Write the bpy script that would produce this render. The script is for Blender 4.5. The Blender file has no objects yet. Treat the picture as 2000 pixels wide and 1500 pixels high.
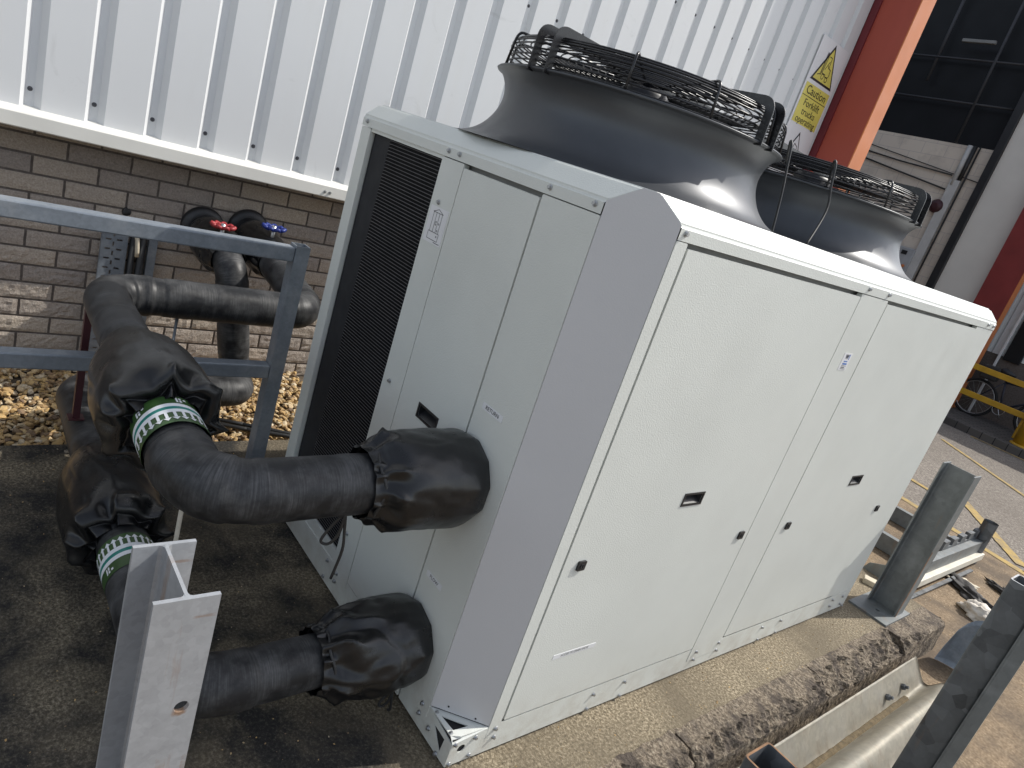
import bpy, bmesh, math, random
from mathutils import Vector, Matrix, noise, geometry
random.seed(7)
PI = math.pi
scene = bpy.context.scene
COL = scene.collection
V = Vector

# ------------------------------------------------------------------ camera
scene.render.resolution_x, scene.render.resolution_y = 1024, 768
cam = bpy.data.cameras.new('camera'); camo = bpy.data.objects.new('camera', cam); COL.objects.link(camo)
CX, CY, CZ = V((0.5868, 0.7513, 0.3019)), V((-0.4234, -0.0331, 0.9053)), V((0.6902, -0.6591, 0.2987))
CZ.normalize(); CX = (CX - CZ * CX.dot(CZ)).normalized(); CY = CZ.cross(CX)
M = Matrix((CX, CY, CZ)).transposed().to_4x4(); M.translation = V((2.5081, -1.2458, 1.7272))
camo.matrix_world = M
cam.sensor_width = 36; cam.lens = 1351.12 / 2000 * 36
cam.clip_start = .02; cam.clip_end = 400
scene.camera = camo

# ------------------------------------------------------------------ light
SUN = V((0.285, 0.95, 1.0)).normalized()
w = bpy.data.worlds.new('World'); scene.world = w; w.use_nodes = True
nt = w.node_tree; bg = nt.nodes['Background']
sky = nt.nodes.new('ShaderNodeTexSky'); sky.sky_type = 'NISHITA'; sky.sun_disc = False
sky.sun_elevation = math.asin(SUN.z); sky.sun_rotation = math.atan2(SUN.x, SUN.y)
sky.air_density = 1.0; sky.dust_density = 1.5; sky.ozone_density = 1.0
hs = nt.nodes.new('ShaderNodeHueSaturation'); hs.inputs['Saturation'].default_value = .5
nt.links.new(sky.outputs[0], hs.inputs['Color']); nt.links.new(hs.outputs[0], bg.inputs[0]); bg.inputs[1].default_value = 0.15
sl = bpy.data.lights.new('sun', 'SUN'); sl.energy = 2.9; sl.angle = math.radians(.5); sl.color = (1, .96, .89)
so = bpy.data.objects.new('sun', sl); COL.objects.link(so)
so.rotation_mode = 'QUATERNION'; so.rotation_quaternion = SUN.to_track_quat('Z', 'Y'); so.location = (3, 6, 9)
scene.view_settings.view_transform = 'Standard'; scene.view_settings.look = 'None'
scene.view_settings.exposure = 0.52; scene.view_settings.gamma = 1

# ------------------------------------------------------------------ materials
class NB:
    def __init__(s, name):
        s.m = bpy.data.materials.new(name); s.m.use_nodes = True
        s.t = s.m.node_tree; s.b = s.t.nodes['Principled BSDF']; s.vec = None
    def n(s, typ, **k):
        x = s.t.nodes.new(typ)
        for a, b in k.items(): setattr(x, a, b)
        return x
    def l(s, a, b): s.t.links.new(a, b)
    def coord(s, kind='Object', scale=(1, 1, 1), rot=(0, 0, 0)):
        tc = s.n('ShaderNodeTexCoord'); mp = s.n('ShaderNodeMapping')
        mp.inputs['Scale'].default_value = scale; mp.inputs['Rotation'].default_value = rot
        s.l(tc.outputs[kind], mp.inputs[0]); return mp.outputs[0]
    def noise(s, vec, scale, detail=4, rough=.55, dist=0):
        x = s.n('ShaderNodeTexNoise'); x.inputs['Scale'].default_value = scale; x.inputs['Detail'].default_value = detail
        x.inputs['Roughness'].default_value = rough; x.inputs['Distortion'].default_value = dist
        s.l(vec, x.inputs['Vector']); return x.outputs[0]
    def voro(s, vec, scale, out=1, feature='F1'):
        x = s.n('ShaderNodeTexVoronoi', feature=feature); x.inputs['Scale'].default_value = scale; s.l(vec, x.inputs['Vector']); return x.outputs[out]
    def ramp(s, fac, stops):
        r = s.n('ShaderNodeValToRGB'); e = r.color_ramp.elements
        while len(e) < len(stops): e.new(.5)
        for q, (p, c) in zip(e, stops):
            q.position = p; q.color = (c if len(c) == 4 else (*c, 1)) if hasattr(c, '__len__') else (c, c, c, 1)
        s.l(fac, r.inputs[0]); return r.outputs[0]
    def mix(s, fac, a, b, mode='MIX'):
        x = s.n('ShaderNodeMix', data_type='RGBA', blend_type=mode)
        for k, v in ((0, fac), (6, a), (7, b)):
            if hasattr(v, 'links') or hasattr(v, 'is_linked'): s.l(v, x.inputs[k])
            else: x.inputs[k].default_value = v if k == 0 else ((*v, 1) if len(v) == 3 else v)
        return x.outputs[2]
    def math(s, op, a, b=0):
        x = s.n('ShaderNodeMath', operation=op)
        for k, v in ((0, a), (1, b)):
            if hasattr(v, 'is_linked'): s.l(v, x.inputs[k])
            else: x.inputs[k].default_value = v
        return x.outputs[0]
    def sep(s, vec):
        x = s.n('ShaderNodeSeparateXYZ'); s.l(vec, x.inputs[0]); return x.outputs
    def set(s, **k):
        for a, v in k.items():
            i = s.b.inputs[a.replace('_', ' ')]
            if hasattr(v, 'is_linked'): s.l(v, i)
            else: i.default_value = (*v, 1) if hasattr(v, '__len__') and len(v) == 3 else v
        return s
    def bump(s, h, strength=.3, dist=.01, prev=None):
        x = s.n('ShaderNodeBump'); x.inputs['Strength'].default_value = strength; x.inputs['Distance'].default_value = dist
        s.l(h, x.inputs['Height'])
        if prev is not None: s.l(prev, x.inputs['Normal'])
        s.l(x.outputs[0], s.b.inputs['Normal']); return x.outputs[0]

MATS = {}
def simple(name, base, rough=.5, metal=0., var=.12, scale=6, bump=0, bscale=200, spec=None, kind='Object'):
    m = NB(name); c = m.coord(kind)
    n1 = m.noise(c, scale, 5)
    lo = [x * (1 - var) for x in base]; hi = [min(1, x * (1 + var)) for x in base]
    m.set(Base_Color=m.ramp(n1, [(.3, lo), (.7, hi)]), Metallic=metal)
    m.set(Roughness=m.ramp(m.noise(c, scale * 3, 3), [(.3, max(0, rough - .06)), (.7, min(1, rough + .06))]))
    if spec is not None: m.set(Specular_IOR_Level=spec)
    if bump: m.bump(m.noise(c, bscale, 2), bump, .002)
    MATS[name] = m.m; return m.m

# powder-coated cream panels with orange-peel texture
m = NB('cream_powder_coat'); c = m.coord()
dirt = m.noise(c, 2.3, 6, .6)
col = m.ramp(dirt, [(.25, (.605, .622, .585)), (.65, (.66, .68, .64))])
zz = m.sep(c)[2]
splash = m.math('MULTIPLY', m.ramp(zz, [(.02, .55), (.22, 0.)]), m.ramp(m.noise(c, 9, 6, .7), [(.42, 0.), (.68, 1.)]))
col = m.mix(splash, col, (.40, .36, .30))
m.set(Base_Color=col, Roughness=m.ramp(m.noise(c, 7, 4), [(.3, .36), (.7, .46)]))
m.bump(m.noise(c, 260, 2, .5), .30, .0025); CREAM = m.m
m = NB('dimmed_cream_powder_coat'); c = m.coord()
m.set(Base_Color=m.ramp(m.noise(c, 2, 5), [(.3, (.53, .53, .535)), (.7, (.56, .56, .565))]), Roughness=.42)  # chamfer's dimmer, cooler bounce light put into the panel colour
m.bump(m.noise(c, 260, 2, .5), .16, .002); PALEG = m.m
CREAM_IN = simple('cream_seam_shade', (.30, .30, .285), .6)  # cream darkened in its colour for the shade inside the seams
BLACKP = simple('black_plastic', (.018, .018, .02), .42, var=.2, bump=.15, bscale=400)
DARKHOLE = simple('hole_shade_black', (.012, .012, .013), .8)  # near-black standing for the shade inside holes
COILG = simple('coil_dark_paint', (.022, .023, .026), .65, var=.2, spec=.25)
FIN = simple('coil_fin', (.004, .004, .005), .7, spec=.15)
FINL = simple('coil_wire', (.13, .13, .135), .45, .3)
STEEL = simple('screw_zinc', (.42, .43, .44), .35, .85, scale=80)
WIRE = simple('black_wire', (.012, .012, .014), .30, .0, scale=30)
# fan cowl: dark grey semi-gloss sheet with a faint grain
m = NB('cowl_grey_metal'); c = m.coord()
m.set(Base_Color=m.ramp(m.noise(c, 5, 5), [(.3, (.060, .064, .071)), (.7, (.075, .080, .088))]), Metallic=.35,
      Roughness=m.ramp(m.noise(c, 16, 4), [(.3, .36), (.7, .43)]))
m.bump(m.noise(c, 420, 2), .10, .001); COWL = m.m

def galv(name, base, spangle=26, rough=.42, metal=.75, rust=0., white=.35, k=.22, wv=.24):
    m = NB(name); c = m.coord()
    v = m.voro(c, spangle * 2.6, 1); bwv = m.n('ShaderNodeRGBToBW'); m.l(v, bwv.inputs[0])
    mott = m.noise(c, 14, 7, .7)
    f_ = m.math('ADD', m.math('MULTIPLY', bwv.outputs[0], wv), m.math('MULTIPLY', mott, 1 - wv))
    sp = m.ramp(f_, [(.2, [x * (1 - k) for x in base]), (.8, [min(1, x * (1 + k)) for x in base])])
    n1 = m.noise(c, 5, 8, .65)
    col = m.mix(m.ramp(n1, [(.5, 0.), (.75, white)]), sp, (.55, .56, .56))
    if rust:
        cz = m.coord('Object', (18, 18, 2.2))
        rr = m.ramp(m.noise(cz, 1.0, 6, .6), [(.57, 0.), (.72, rust)])
        col = m.mix(rr, col, (.23, .125, .055))
        m.set(Metallic=m.math('MULTIPLY', m.math('SUBTRACT', 1.0, rr), metal))
    else: m.set(Metallic=metal)
    m.set(Base_Color=col, Roughness=m.ramp(n1, [(.3, rough - .08), (.7, rough + .12)]))
    m.bump(m.noise(c, 60, 5, .6), .12, .002); MATS[name] = m.m; return m.m
def rust_spots(mat, spots):
    t = mat.node_tree; b = t.nodes['Principled BSDF']; src = b.inputs['Base Color'].links[0].from_socket
    m = NB.__new__(NB); m.m, m.t, m.b = mat, t, b; c = m.coord(); x_, y_, z_ = m.sep(c); n_ = m.noise(c, 34, 6, .7); tot = None
    for (yc, yw, z0, z1, k) in spots:
        dy = m.math('DIVIDE', m.math('ABSOLUTE', m.math('SUBTRACT', y_, yc)), yw); dz = m.math('DIVIDE', m.math('ABSOLUTE', m.math('SUBTRACT', z_, (z0 + z1) / 2)), (z1 - z0) / 2)
        g = m.math('SUBTRACT', 1.35, m.math('MAXIMUM', dy, dz)); g = m.math('MULTIPLY', m.ramp(m.math('MULTIPLY', g, n_), [(.28, 0.), (.5, 1.)]), k)
        tot = g if tot is None else m.math('MAXIMUM', tot, g)
    m.set(Base_Color=m.mix(tot, src, (.25, .125, .045)))
GALV_L = galv('galvanised_bright', (.36, .375, .395), 30, .48, .30, .9)
GALV_B = galv('galvanised_blue_grey', (.21, .238, .272), 34, .46, .35, 0, .42)
GALV_D = galv('galvanised_dark', (.10, .107, .113), 7, .55, .25, .35, .10, .55, .55)
GALV_M = galv('galvanised_mid', (.165, .178, .18), 14, .52, .3, .4, .28)
GALV_W = galv('galvanised_weathered', (.50, .465, .385), 20, .5, .2, .3, .3)
rust_spots(GALV_L, [(-.868, .018, .662, .69, .75), (-.882, .011, .30, .60, .6), (-.842, .007, .2, .62, .8), (-.862, .03, .875, .885, .45)])
RUSTY = simple('rusty_cut_edge', (.22, .12, .06), .8, .1, .4, 30)

# pipe insulation: black rubber with scuffs, tape laps run round the pipe (UV: length, angle)
def rubber(name, base, rough, scuff, shine=.3):
    m = NB(name); u = m.coord('UV', (1, 1, 1)); c = m.coord()
    ring = m.noise(m.coord('UV', (55, .9, 1)), 1, 5, .6, .6)
    blot = m.noise(c, 11, 7, .65)
    fine = m.noise(m.coord('UV', (260, 5, 1)), 1, 3, .6)
    f = m.math('MULTIPLY', m.ramp(blot, [(.40, 0.), (.72, 1.)]), m.ramp(fine, [(.35, .25), (.75, 1.)]))
    f = m.math('MULTIPLY', f, scuff)
    col = m.mix(f, m.mix(m.ramp(ring, [(.35, 0.), (.7, .25)]), base, [x * 1.7 for x in base]), (.30, .30, .30))
    m.set(Base_Color=col, Roughness=m.ramp(blot, [(.3, rough - .09), (.75, rough + .16)]), Specular_IOR_Level=shine)
    b = m.bump(ring, .10, .004); m.bump(m.noise(c, 140, 4, .6), .10, .002, b)
    return m.m
RUB = rubber('pipe_insulation_rubber', (.0125, .0132, .0148), .44, .40)
RUB2 = rubber('pipe_insulation_dull', (.0138, .0143, .0156), .48, .45)
# vinyl jackets
m = NB('black_vinyl_cloth'); c = m.coord()
m.set(Base_Color=m.ramp(m.noise(c, 4, 4), [(.3, (.0055, .0058, .0065)), (.7, (.009, .0093, .010))]),
      Roughness=m.ramp(m.noise(c, 14, 5), [(.3, .25), (.7, .37)]), Specular_IOR_Level=.5)
b = m.bump(m.noise(c, 9, 4, .55), .16, .02); m.bump(m.noise(c, 500, 1), .06, .001, b); VINYL = m.m
GREEN = simple('green_band_tape', (.035, .085, .022), .35, var=.1)
WHITE = simple('white_print', (.75, .76, .78), .4, var=.04)
TEAL = simple('teal_band_tape', (.01, .20, .17), .35, var=.08)
BLACKINK = simple('black_ink', (.012, .012, .014), .5)
BLUEINK = simple('blue_ink', (.06, .16, .45), .5)
YELLOW_S = simple('yellow_sign', (.70, .61, .13), .4, var=.1, scale=4)
REDH = simple('red_handwheel', (.33, .03, .035), .45, var=.2)
BLUEH = simple('blue_handwheel', (.012, .03, .20), .42, var=.2)
MAROON = simple('maroon_strut_paint', (.05, .011, .015), .5, var=.25, scale=15)
LABEL = simple('white_label', (.72, .72, .73), .4, var=.03)
LABELG = simple('clear_label_tape', (.74, .75, .76), .22, var=.03)

# white cladding with scuffs
m = NB('white_clad_sheet'); c = m.coord()
sm = m.ramp(m.noise(c, 3.2, 9, .72, 1.2), [(.60, 0.), (.70, .32)])
st = m.ramp(m.noise(m.coord('Object', (9, 9, .8)), 1, 5, .6), [(.5, 0.), (.85, .22)])
col = m.mix(sm, (.67, .68, .685), (.40, .40, .39)); col = m.mix(st, col, (.58, .57, .53))
m.set(Base_Color=col, Roughness=.42); m.bump(m.noise(c, 2.2, 3), .10, .02); CLAD = m.m
FLASH = simple('cream_flashing', (.70, .69, .64), .42, var=.06, scale=3)
# brick and mortar
m = NB('grey_split_brick'); c = m.coord(); at = m.n('ShaderNodeAttribute', attribute_name='tone')
n1 = m.noise(c, 120, 5, .7); n2 = m.noise(c, 3, 5)
col = m.ramp(n1, [(.28, (.25, .215, .19)), (.5, (.39, .35, .31)), (.75, (.53, .485, .43))])
col = m.mix(m.ramp(n2, [(.35, 0.), (.7, .5)]), col, (.33, .295, .28), 'MIX')
tn = m.mix(at.outputs['Fac'], (.82, .80, .80), (1.15, 1.1, 1.02)); col = m.mix(1.0, col, tn, 'MULTIPLY')
m.set(Base_Color=col, Roughness=.9); m.bump(m.noise(c, 55, 8, .7), .9, .012); BRICK = m.m
MORT = simple('dark_mortar', (.13, .11, .098), .95, var=.25, scale=40, bump=.4)
# gravel
m = NB('gravel_stone'); c = m.coord(); at = m.n('ShaderNodeAttribute', attribute_name='tone')
col = m.ramp(at.outputs['Fac'], [(0., (.19, .12, .07)), (.3, (.42, .265, .105)), (.55, (.58, .38, .145)), (.8, (.58, .44, .25)), (1., (.66, .57, .42))])
col = m.mix(m.ramp(m.noise(c, 60, 4), [(.35, .0), (.75, .5)]), col, (.20, .16, .12)); m.set(Base_Color=col, Roughness=.75); STONE = m.m
SOIL = simple('gravel_soil', (.10, .075, .05), .95, var=.4, scale=25, bump=.5)
# slab: exposed aggregate, much darker around the pipes
m = NB('dark_patched_concrete'); c = m.coord(); x_, y_, z_ = m.sep(c)
grain = m.noise(c, 95, 6, .8); vor = m.voro(c, 210, 0)
col = m.ramp(grain, [(.38, (.07, .053, .033)), (.5, (.22, .178, .115)), (.63, (.52, .44, .315))])
big = m.noise(c, 2.1, 8, .62, .5)
col = m.mix(m.ramp(big, [(.42, 0.), (.62, .75)]), col, (.13, .105, .07))
# near-black tone over the end of the slab (y < 0.3), with ragged edge and lighter islands
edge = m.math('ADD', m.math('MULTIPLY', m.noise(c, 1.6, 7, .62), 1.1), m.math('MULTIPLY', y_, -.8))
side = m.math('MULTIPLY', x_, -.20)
dark_mask = m.ramp(m.math('ADD', edge, side), [(.20, 0.), (.42, 1.)])
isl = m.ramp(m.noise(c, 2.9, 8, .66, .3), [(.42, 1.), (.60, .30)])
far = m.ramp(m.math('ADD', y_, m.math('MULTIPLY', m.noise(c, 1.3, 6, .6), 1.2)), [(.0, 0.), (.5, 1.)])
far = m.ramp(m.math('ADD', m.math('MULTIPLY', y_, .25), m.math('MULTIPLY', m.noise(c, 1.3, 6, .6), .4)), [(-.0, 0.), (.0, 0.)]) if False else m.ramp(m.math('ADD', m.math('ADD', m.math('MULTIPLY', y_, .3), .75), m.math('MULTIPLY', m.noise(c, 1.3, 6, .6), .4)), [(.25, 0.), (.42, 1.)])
dark_mask = m.math('MULTIPLY', m.math('MULTIPLY', dark_mask, isl), far)
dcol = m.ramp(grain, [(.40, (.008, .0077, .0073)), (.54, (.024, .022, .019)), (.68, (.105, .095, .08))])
col = m.mix(dark_mask, col, dcol)
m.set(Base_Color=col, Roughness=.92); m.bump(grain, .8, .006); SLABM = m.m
m = NB('broken_kerb_stone'); c = m.coord()
g1 = m.noise(c, 70, 7, .7); g2 = m.noise(c, 5, 6, .6)
col = m.ramp(g1, [(.36, (.085, .064, .046)), (.5, (.24, .19, .135)), (.64, (.44, .37, .28))])
col = m.mix(m.ramp(m.noise(c, 10, 7, .65), [(.47, 0.), (.60, .85)]), col, (.075, .058, .048)); m.set(Base_Color=col, Roughness=.9); m.bump(g1, 1., .02); KERBM = m.m
# asphalt road
m = NB('worn_asphalt'); c = m.coord()
g1 = m.noise(c, 48, 6, .85); g2 = m.noise(c, .7, 8, .6)
col = m.ramp(g1, [(.37, (.075, .062, .05)), (.5, (.185, .16, .132)), (.63, (.42, .375, .325))])
col = m.mix(m.ramp(g2, [(.4, 0.), (.7, .45)]), col, (.12, .10, .08)); m.set(Base_Color=col, Roughness=.9); m.bump(g1, .7, .008); ROADM = m.m
m = NB('brown_worn_concrete'); c = m.coord('Object', (1, 1, 1))
g1 = m.noise(m.coord('Object', (5, 60, 5), (0, 0, .15)), 1, 7, .7); g2 = m.noise(c, 2.2, 8, .65); g3 = m.noise(c, 130, 4, .7)
g3 = m.noise(c, 75, 5, .8)
col = m.ramp(g1, [(.32, (.11, .07, .038)), (.5, (.21, .145, .082)), (.7, (.33, .245, .15))])
col = m.mix(.55, col, m.ramp(g3, [(.38, (.07, .045, .025)), (.5, (.22, .155, .09)), (.63, (.46, .36, .24))]))
col = m.mix(m.ramp(g2, [(.42, 0.), (.60, .8)]), col, (.085, .062, .042))
m.set(Base_Color=col, Roughness=.9); m.bump(g1, .6, .006); YARDM = m.m
m = NB('worn_yellow_paint'); c = m.coord()
m.set(Base_Color=m.mix(m.ramp(m.noise(c, 9, 8, .75), [(.44, 0.), (.62, .9)]), (.42, .29, .085), (.20, .16, .11)), Roughness=.85); YLINE = m.m
m = NB('block_paving'); c = m.coord(); br = m.n('ShaderNodeTexBrick'); br.inputs['Scale'].default_value = 1.0
br.inputs['Color1'].default_value = (.075, .068, .062, 1); br.inputs['Color2'].default_value = (.11, .10, .09, 1); br.inputs['Mortar'].default_value = (.02, .02, .02, 1)
br.inputs['Brick Width'].default_value = .2; br.inputs['Row Height'].default_value = .1; br.inputs['Mortar Size'].default_value = .008
m.l(c, br.inputs[0]); m.set(Base_Color=br.outputs[0], Roughness=.9); m.bump(br.outputs[1], -.5, .01); PAVE = m.m
# portal paint, interior
m = NB('red_portal_paint'); c = m.coord()
m.set(Base_Color=m.ramp(m.noise(m.coord('Object', (3, 3, .6)), 1, 6, .6), [(.3, (.33, .055, .035)), (.7, (.40, .075, .045))]), Roughness=.5); m.bump(m.noise(c, 4, 4), .1, .01); REDP = m.m
ORANGEP = simple('sunlit_portal_orange', (.62, .20, .065), .5, var=.08, scale=2)  # red portal paint's sunlit look put into the colour; reused on the switches
MARP = simple('dark_red_portal_paint', (.15, .016, .022), .5, var=.15, scale=3)
m = NB('cream_blockwork'); c = m.coord('Object', (1, 1, 1), (PI / 2, 0, 0)); br = m.n('ShaderNodeTexBrick'); br.inputs['Scale'].default_value = 1.0
br.inputs['Color1'].default_value = (.68, .60, .51, 1); br.inputs['Color2'].default_value = (.72, .64, .54, 1); br.inputs['Mortar'].default_value = (.55, .49, .44, 1)
br.inputs['Brick Width'].default_value = .45; br.inputs['Row Height'].default_value = .225; br.inputs['Mortar Size'].default_value = .006
m.l(c, br.inputs[0]); st = m.ramp(m.noise(m.coord(), 2, 8, .7), [(.5, 0.), (.75, .5)])
m.set(Base_Color=m.mix(st, br.outputs[0], (.28, .25, .22)), Roughness=.85); BLOCKW = m.m
DARKROOM = simple('dark_interior_lining', (.020, .021, .024), .8, var=.3, scale=1.5)  # darkness of the interior put into the colour
DARKSHEET = simple('dark_wall_sheet', (.010, .011, .013), .5, var=.3, scale=1, spec=.2)  # near-black sheet for the upper wall and end-wall panel
PANELG = simple('grey_door_leaf', (.72, .69, .63), .6, var=.05, scale=2)
CONDW = simple('white_conduit', (.55, .54, .52), .5, var=.08)
YPAINT = simple('yellow_barrier_paint', (.56, .32, .02), .45, var=.2, scale=5)
TYRE = simple('tyre_rubber', (.014, .014, .015), .8)
BIKEF = simple('bike_frame_paint', (.02, .022, .035), .35)
CHROME = simple('bike_metal', (.5, .5, .5), .3, .9)
CABLE = simple('black_cable', (.02, .02, .02), .5)
RAG = simple('white_rag', (.62, .57, .50), .9, var=.3, scale=18)
TIMB = simple('pale_offcut', (.55, .49, .38), .85, var=.2, scale=10)
SCRAPB = simple('black_rubber_scrap', (.035, .032, .03), .75, var=.4, scale=14, bump=.4, bscale=60)
DIRT = simple('trapped_dirt', (.13, .098, .055), 1, var=.4, scale=60, bump=1, bscale=120)
IVORYP = simple('cream_steel_channel', (.66, .62, .52), .55, var=.12, scale=9)

# ------------------------------------------------------------------ mesh helpers
def link(o, parent=None):
    COL.objects.link(o)
    if parent is not None: o.parent = parent
    return o
def obj(name, bm, mat, parent=None, smooth=False, recalc=True):
    if recalc: bmesh.ops.recalc_face_normals(bm, faces=bm.faces)
    me = bpy.data.meshes.new(name); bm.to_mesh(me); bm.free()
    for mm in (mat if isinstance(mat, (list, tuple)) else [mat]): me.materials.append(mm)
    if smooth:
        for p in me.polygons: p.use_smooth = True
    return link(bpy.data.objects.new(name, me), parent)
def tag(o, label=None, cat=None, group=None, kind=None):
    if label: o['label'] = label
    if cat: o['category'] = cat
    if group: o['group'] = group
    if kind: o['kind'] = kind
    return o
def thing(name, label, cat, loc=(0, 0, 0), group=None):
    o = bpy.data.objects.new(name, None); o.empty_display_size = .1; o.location = loc; link(o)
    return tag(o, label, cat, group)
def box(bm, x0, x1, y0, y1, z0, z1, bev=0, mi=0):
    vs = [bm.verts.new((x, y, z)) for x in (x0, x1) for y in (y0, y1) for z in (z0, z1)]
    fs = [bm.faces.new([vs[i] for i in f]) for f in ((0, 1, 3, 2), (4, 6, 7, 5), (0, 4, 5, 1), (2, 3, 7, 6), (0, 2, 6, 4), (1, 5, 7, 3))]
    for f in fs: f.material_index = mi
    if bev:
        es = set(e for f in fs for e in f.edges)
        bmesh.ops.bevel(bm, geom=list(es), offset=bev, segments=2, affect='EDGES', profile=.5)
    return vs
def obox(bm, c, ax, ay, az, hx, hy, hz, bev=0):
    vs = box(bm, -hx, hx, -hy, hy, -hz, hz)
    Mx = Matrix((V(ax).normalized(), V(ay).normalized(), V(az).normalized())).transposed()
    for v in vs: v.co = Mx @ v.co + V(c)
    if bev:
        es = set(e for v in vs for e in v.link_edges); bmesh.ops.bevel(bm, geom=list(es), offset=bev, segments=2, affect='EDGES')
def frame_of(d):
    d = d.normalized(); up = V((0, 0, 1)) if abs(d.z) < .9 else V((0, 1, 0))
    u = d.cross(up).normalized(); return u, d.cross(u).normalized() * -1
def tube(bm, pts, r, n=10, closed=False, cap=True, radii=None, uv=None):
    pts = [V(p) for p in pts]; N = len(pts); rings = []; u = None; L = 0; lens = []
    for i, p in enumerate(pts):
        a = pts[(i - 1) % N] if (i > 0 or closed) else p; b = pts[(i + 1) % N] if (i < N - 1 or closed) else p
        d = (b - a).normalized()
        if i: L += (p - pts[i - 1]).length
        lens.append(L)
        if u is None: u, _ = frame_of(d)
        u = (u - d * u.dot(d)).normalized(); v = d.cross(u)
        rr = radii[i] if radii else r
        rings.append([bm.verts.new(p + (u * math.cos(2 * PI * k / n) + v * math.sin(2 * PI * k / n)) * rr) for k in range(n)])
    M_ = N if closed else N - 1
    for i in range(M_):
        A, B = rings[i], rings[(i + 1) % N]
        for k in range(n):
            f = bm.faces.new((A[k], A[(k + 1) % n], B[(k + 1) % n], B[k])); f.smooth = True
            if uv is not None:
                for lp, (li, ki) in zip(f.loops, ((i, k), (i, k + 1), (i + 1, k + 1), (i + 1, k))): lp[uv].uv = (lens[min(li, N - 1)], ki / n)
    if cap and not closed:
        bm.faces.new(rings[0][::-1]); bm.faces.new(rings[-1])
    return rings
def circle(c, r, z=0, n=48, a0=0, a1=2 * PI):
    return [V((c[0] + r * math.cos(a0 + (a1 - a0) * k / n), c[1] + r * math.sin(a0 + (a1 - a0) * k / n), z)) for k in range(n)]
def lathe(bm, c, prof, n=96, cap0=False, cap1=False):
    rings = [[bm.verts.new((c[0] + r * math.cos(2 * PI * k / n), c[1] + r * math.sin(2 * PI * k / n), c[2] + z)) for k in range(n)] for r, z in prof]
    for A, B in zip(rings, rings[1:]):
        for k in range(n): f = bm.faces.new((A[k], A[(k + 1) % n], B[(k + 1) % n], B[k])); f.smooth = True
    if cap0: bm.faces.new(rings[0][::-1])
    if cap1: bm.faces.new(rings[-1])
    return rings
def plate(bm, outer, holes, o, u, v, th):
    """flat plate with holes: 2D outline in (u,v) from o; thickness th goes against the normal u x v"""
    o, u, v = V(o), V(u), V(v); n = u.cross(v).normalized()
    loops = [outer] + holes
    polys = [[V((a, b, 0)) for a, b in lp] for lp in loops]
    tris = geometry.tessellate_polygon(polys)
    flat = [p for lp in polys for p in lp]
    F = [bm.verts.new(o + u * p.x + v * p.y) for p in flat]; B = [bm.verts.new(o + u * p.x + v * p.y - n * th) for p in flat]
    for t in tris:
        try: bm.faces.new([F[i] for i in t]); bm.faces.new([B[i] for i in reversed(t)])
        except ValueError: pass
    k = 0
    for lp in polys:
        L = len(lp)
        for i in range(L): bm.faces.new((F[k + i], F[k + (i + 1) % L], B[k + (i + 1) % L], B[k + i]))
        k += L
def rect(a0, a1, b0, b1): return [(a0, b0), (a1, b0), (a1, b1), (a0, b1)]
def rrect(a0, a1, b0, b1, r, n=4):
    out = []
    for cx_, cy_, s in ((a1 - r, b0 + r, -PI / 2), (a1 - r, b1 - r, 0), (a0 + r, b1 - r, PI / 2), (a0 + r, b0 + r, PI)):
        out += [(cx_ + r * math.cos(s + PI / 2 * i / n), cy_ + r * math.sin(s + PI / 2 * i / n)) for i in range(n + 1)]
    return out
def circ2(a, b, r, n=20): return [(a + r * math.cos(2 * PI * k / n), b + r * math.sin(2 * PI * k / n)) for k in range(n)]
def fillet(pts, rad, step=.02, nb=14):
    pts = [V(p) for p in pts]; out = [pts[0]]
    for i in range(1, len(pts) - 1):
        a, b, c_ = pts[i - 1], pts[i], pts[i + 1]
        d1 = (a - b).normalized(); d2 = (c_ - b).normalized(); r = rad[i - 1] if hasattr(rad, '__len__') else rad
        ang = d1.angle(d2); t = min(r / math.tan(ang / 2), (a - b).length * .49, (c_ - b).length * .49)
        p0, p1 = b + d1 * t, b + d2 * t
        for k in range(nb + 1):
            s = k / nb; q = p0 * (1 - s) ** 2 + b * 2 * s * (1 - s) + p1 * s * s
            # pull the quadratic towards a circular arc
            out.append(q + (b - (p0 + p1) / 2).normalized() * (-.06 * r * 4 * s * (1 - s)) * .5)
    out.append(pts[-1]); res = [out[0]]
    for p in out[1:]:
        d = p - res[-1]; n = max(1, int(d.length / step))
        res += [res[-1] + d * (k / n) for k in range(1, n + 1)] if n > 1 else [p]
    return res
def text(name, s, mat, parent, o, u, v, width=None, size=.05, align='CENTER', bold=0.):
    cu = bpy.data.curves.new(name, 'FONT'); cu.body = s; cu.size = size; cu.align_x = align; cu.align_y = 'CENTER'; cu.offset = bold; cu.resolution_u = 3
    t = bpy.data.objects.new(name, cu); COL.objects.link(t); dg = bpy.context.evaluated_depsgraph_get(); dg.update()
    me = bpy.data.meshes.new_from_object(t.evaluated_get(dg)); COL.objects.unlink(t); bpy.data.objects.remove(t)
    xs = [q.co.x for q in me.vertices]; sx = width / (max(xs) - min(xs)) if width else 1
    u, v = V(u).normalized(), V(v).normalized()
    for q in me.vertices: q.co = V(o) + u * q.co.x * sx + v * q.co.y
    me.materials.clear(); me.materials.append(mat); me.name = name
    return link(bpy.data.objects.new(name, me), parent)
bm = bmesh.new()
bmesh.ops.create_cone(bm, cap_ends=True, segments=10, radius1=.0085, radius2=.0075, depth=.002, matrix=Matrix.Translation((0, 0, .001)))
bmesh.ops.create_cone(bm, cap_ends=True, segments=6, radius1=.0058, radius2=.005, depth=.005, matrix=Matrix.Translation((0, 0, .0045)))
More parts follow.
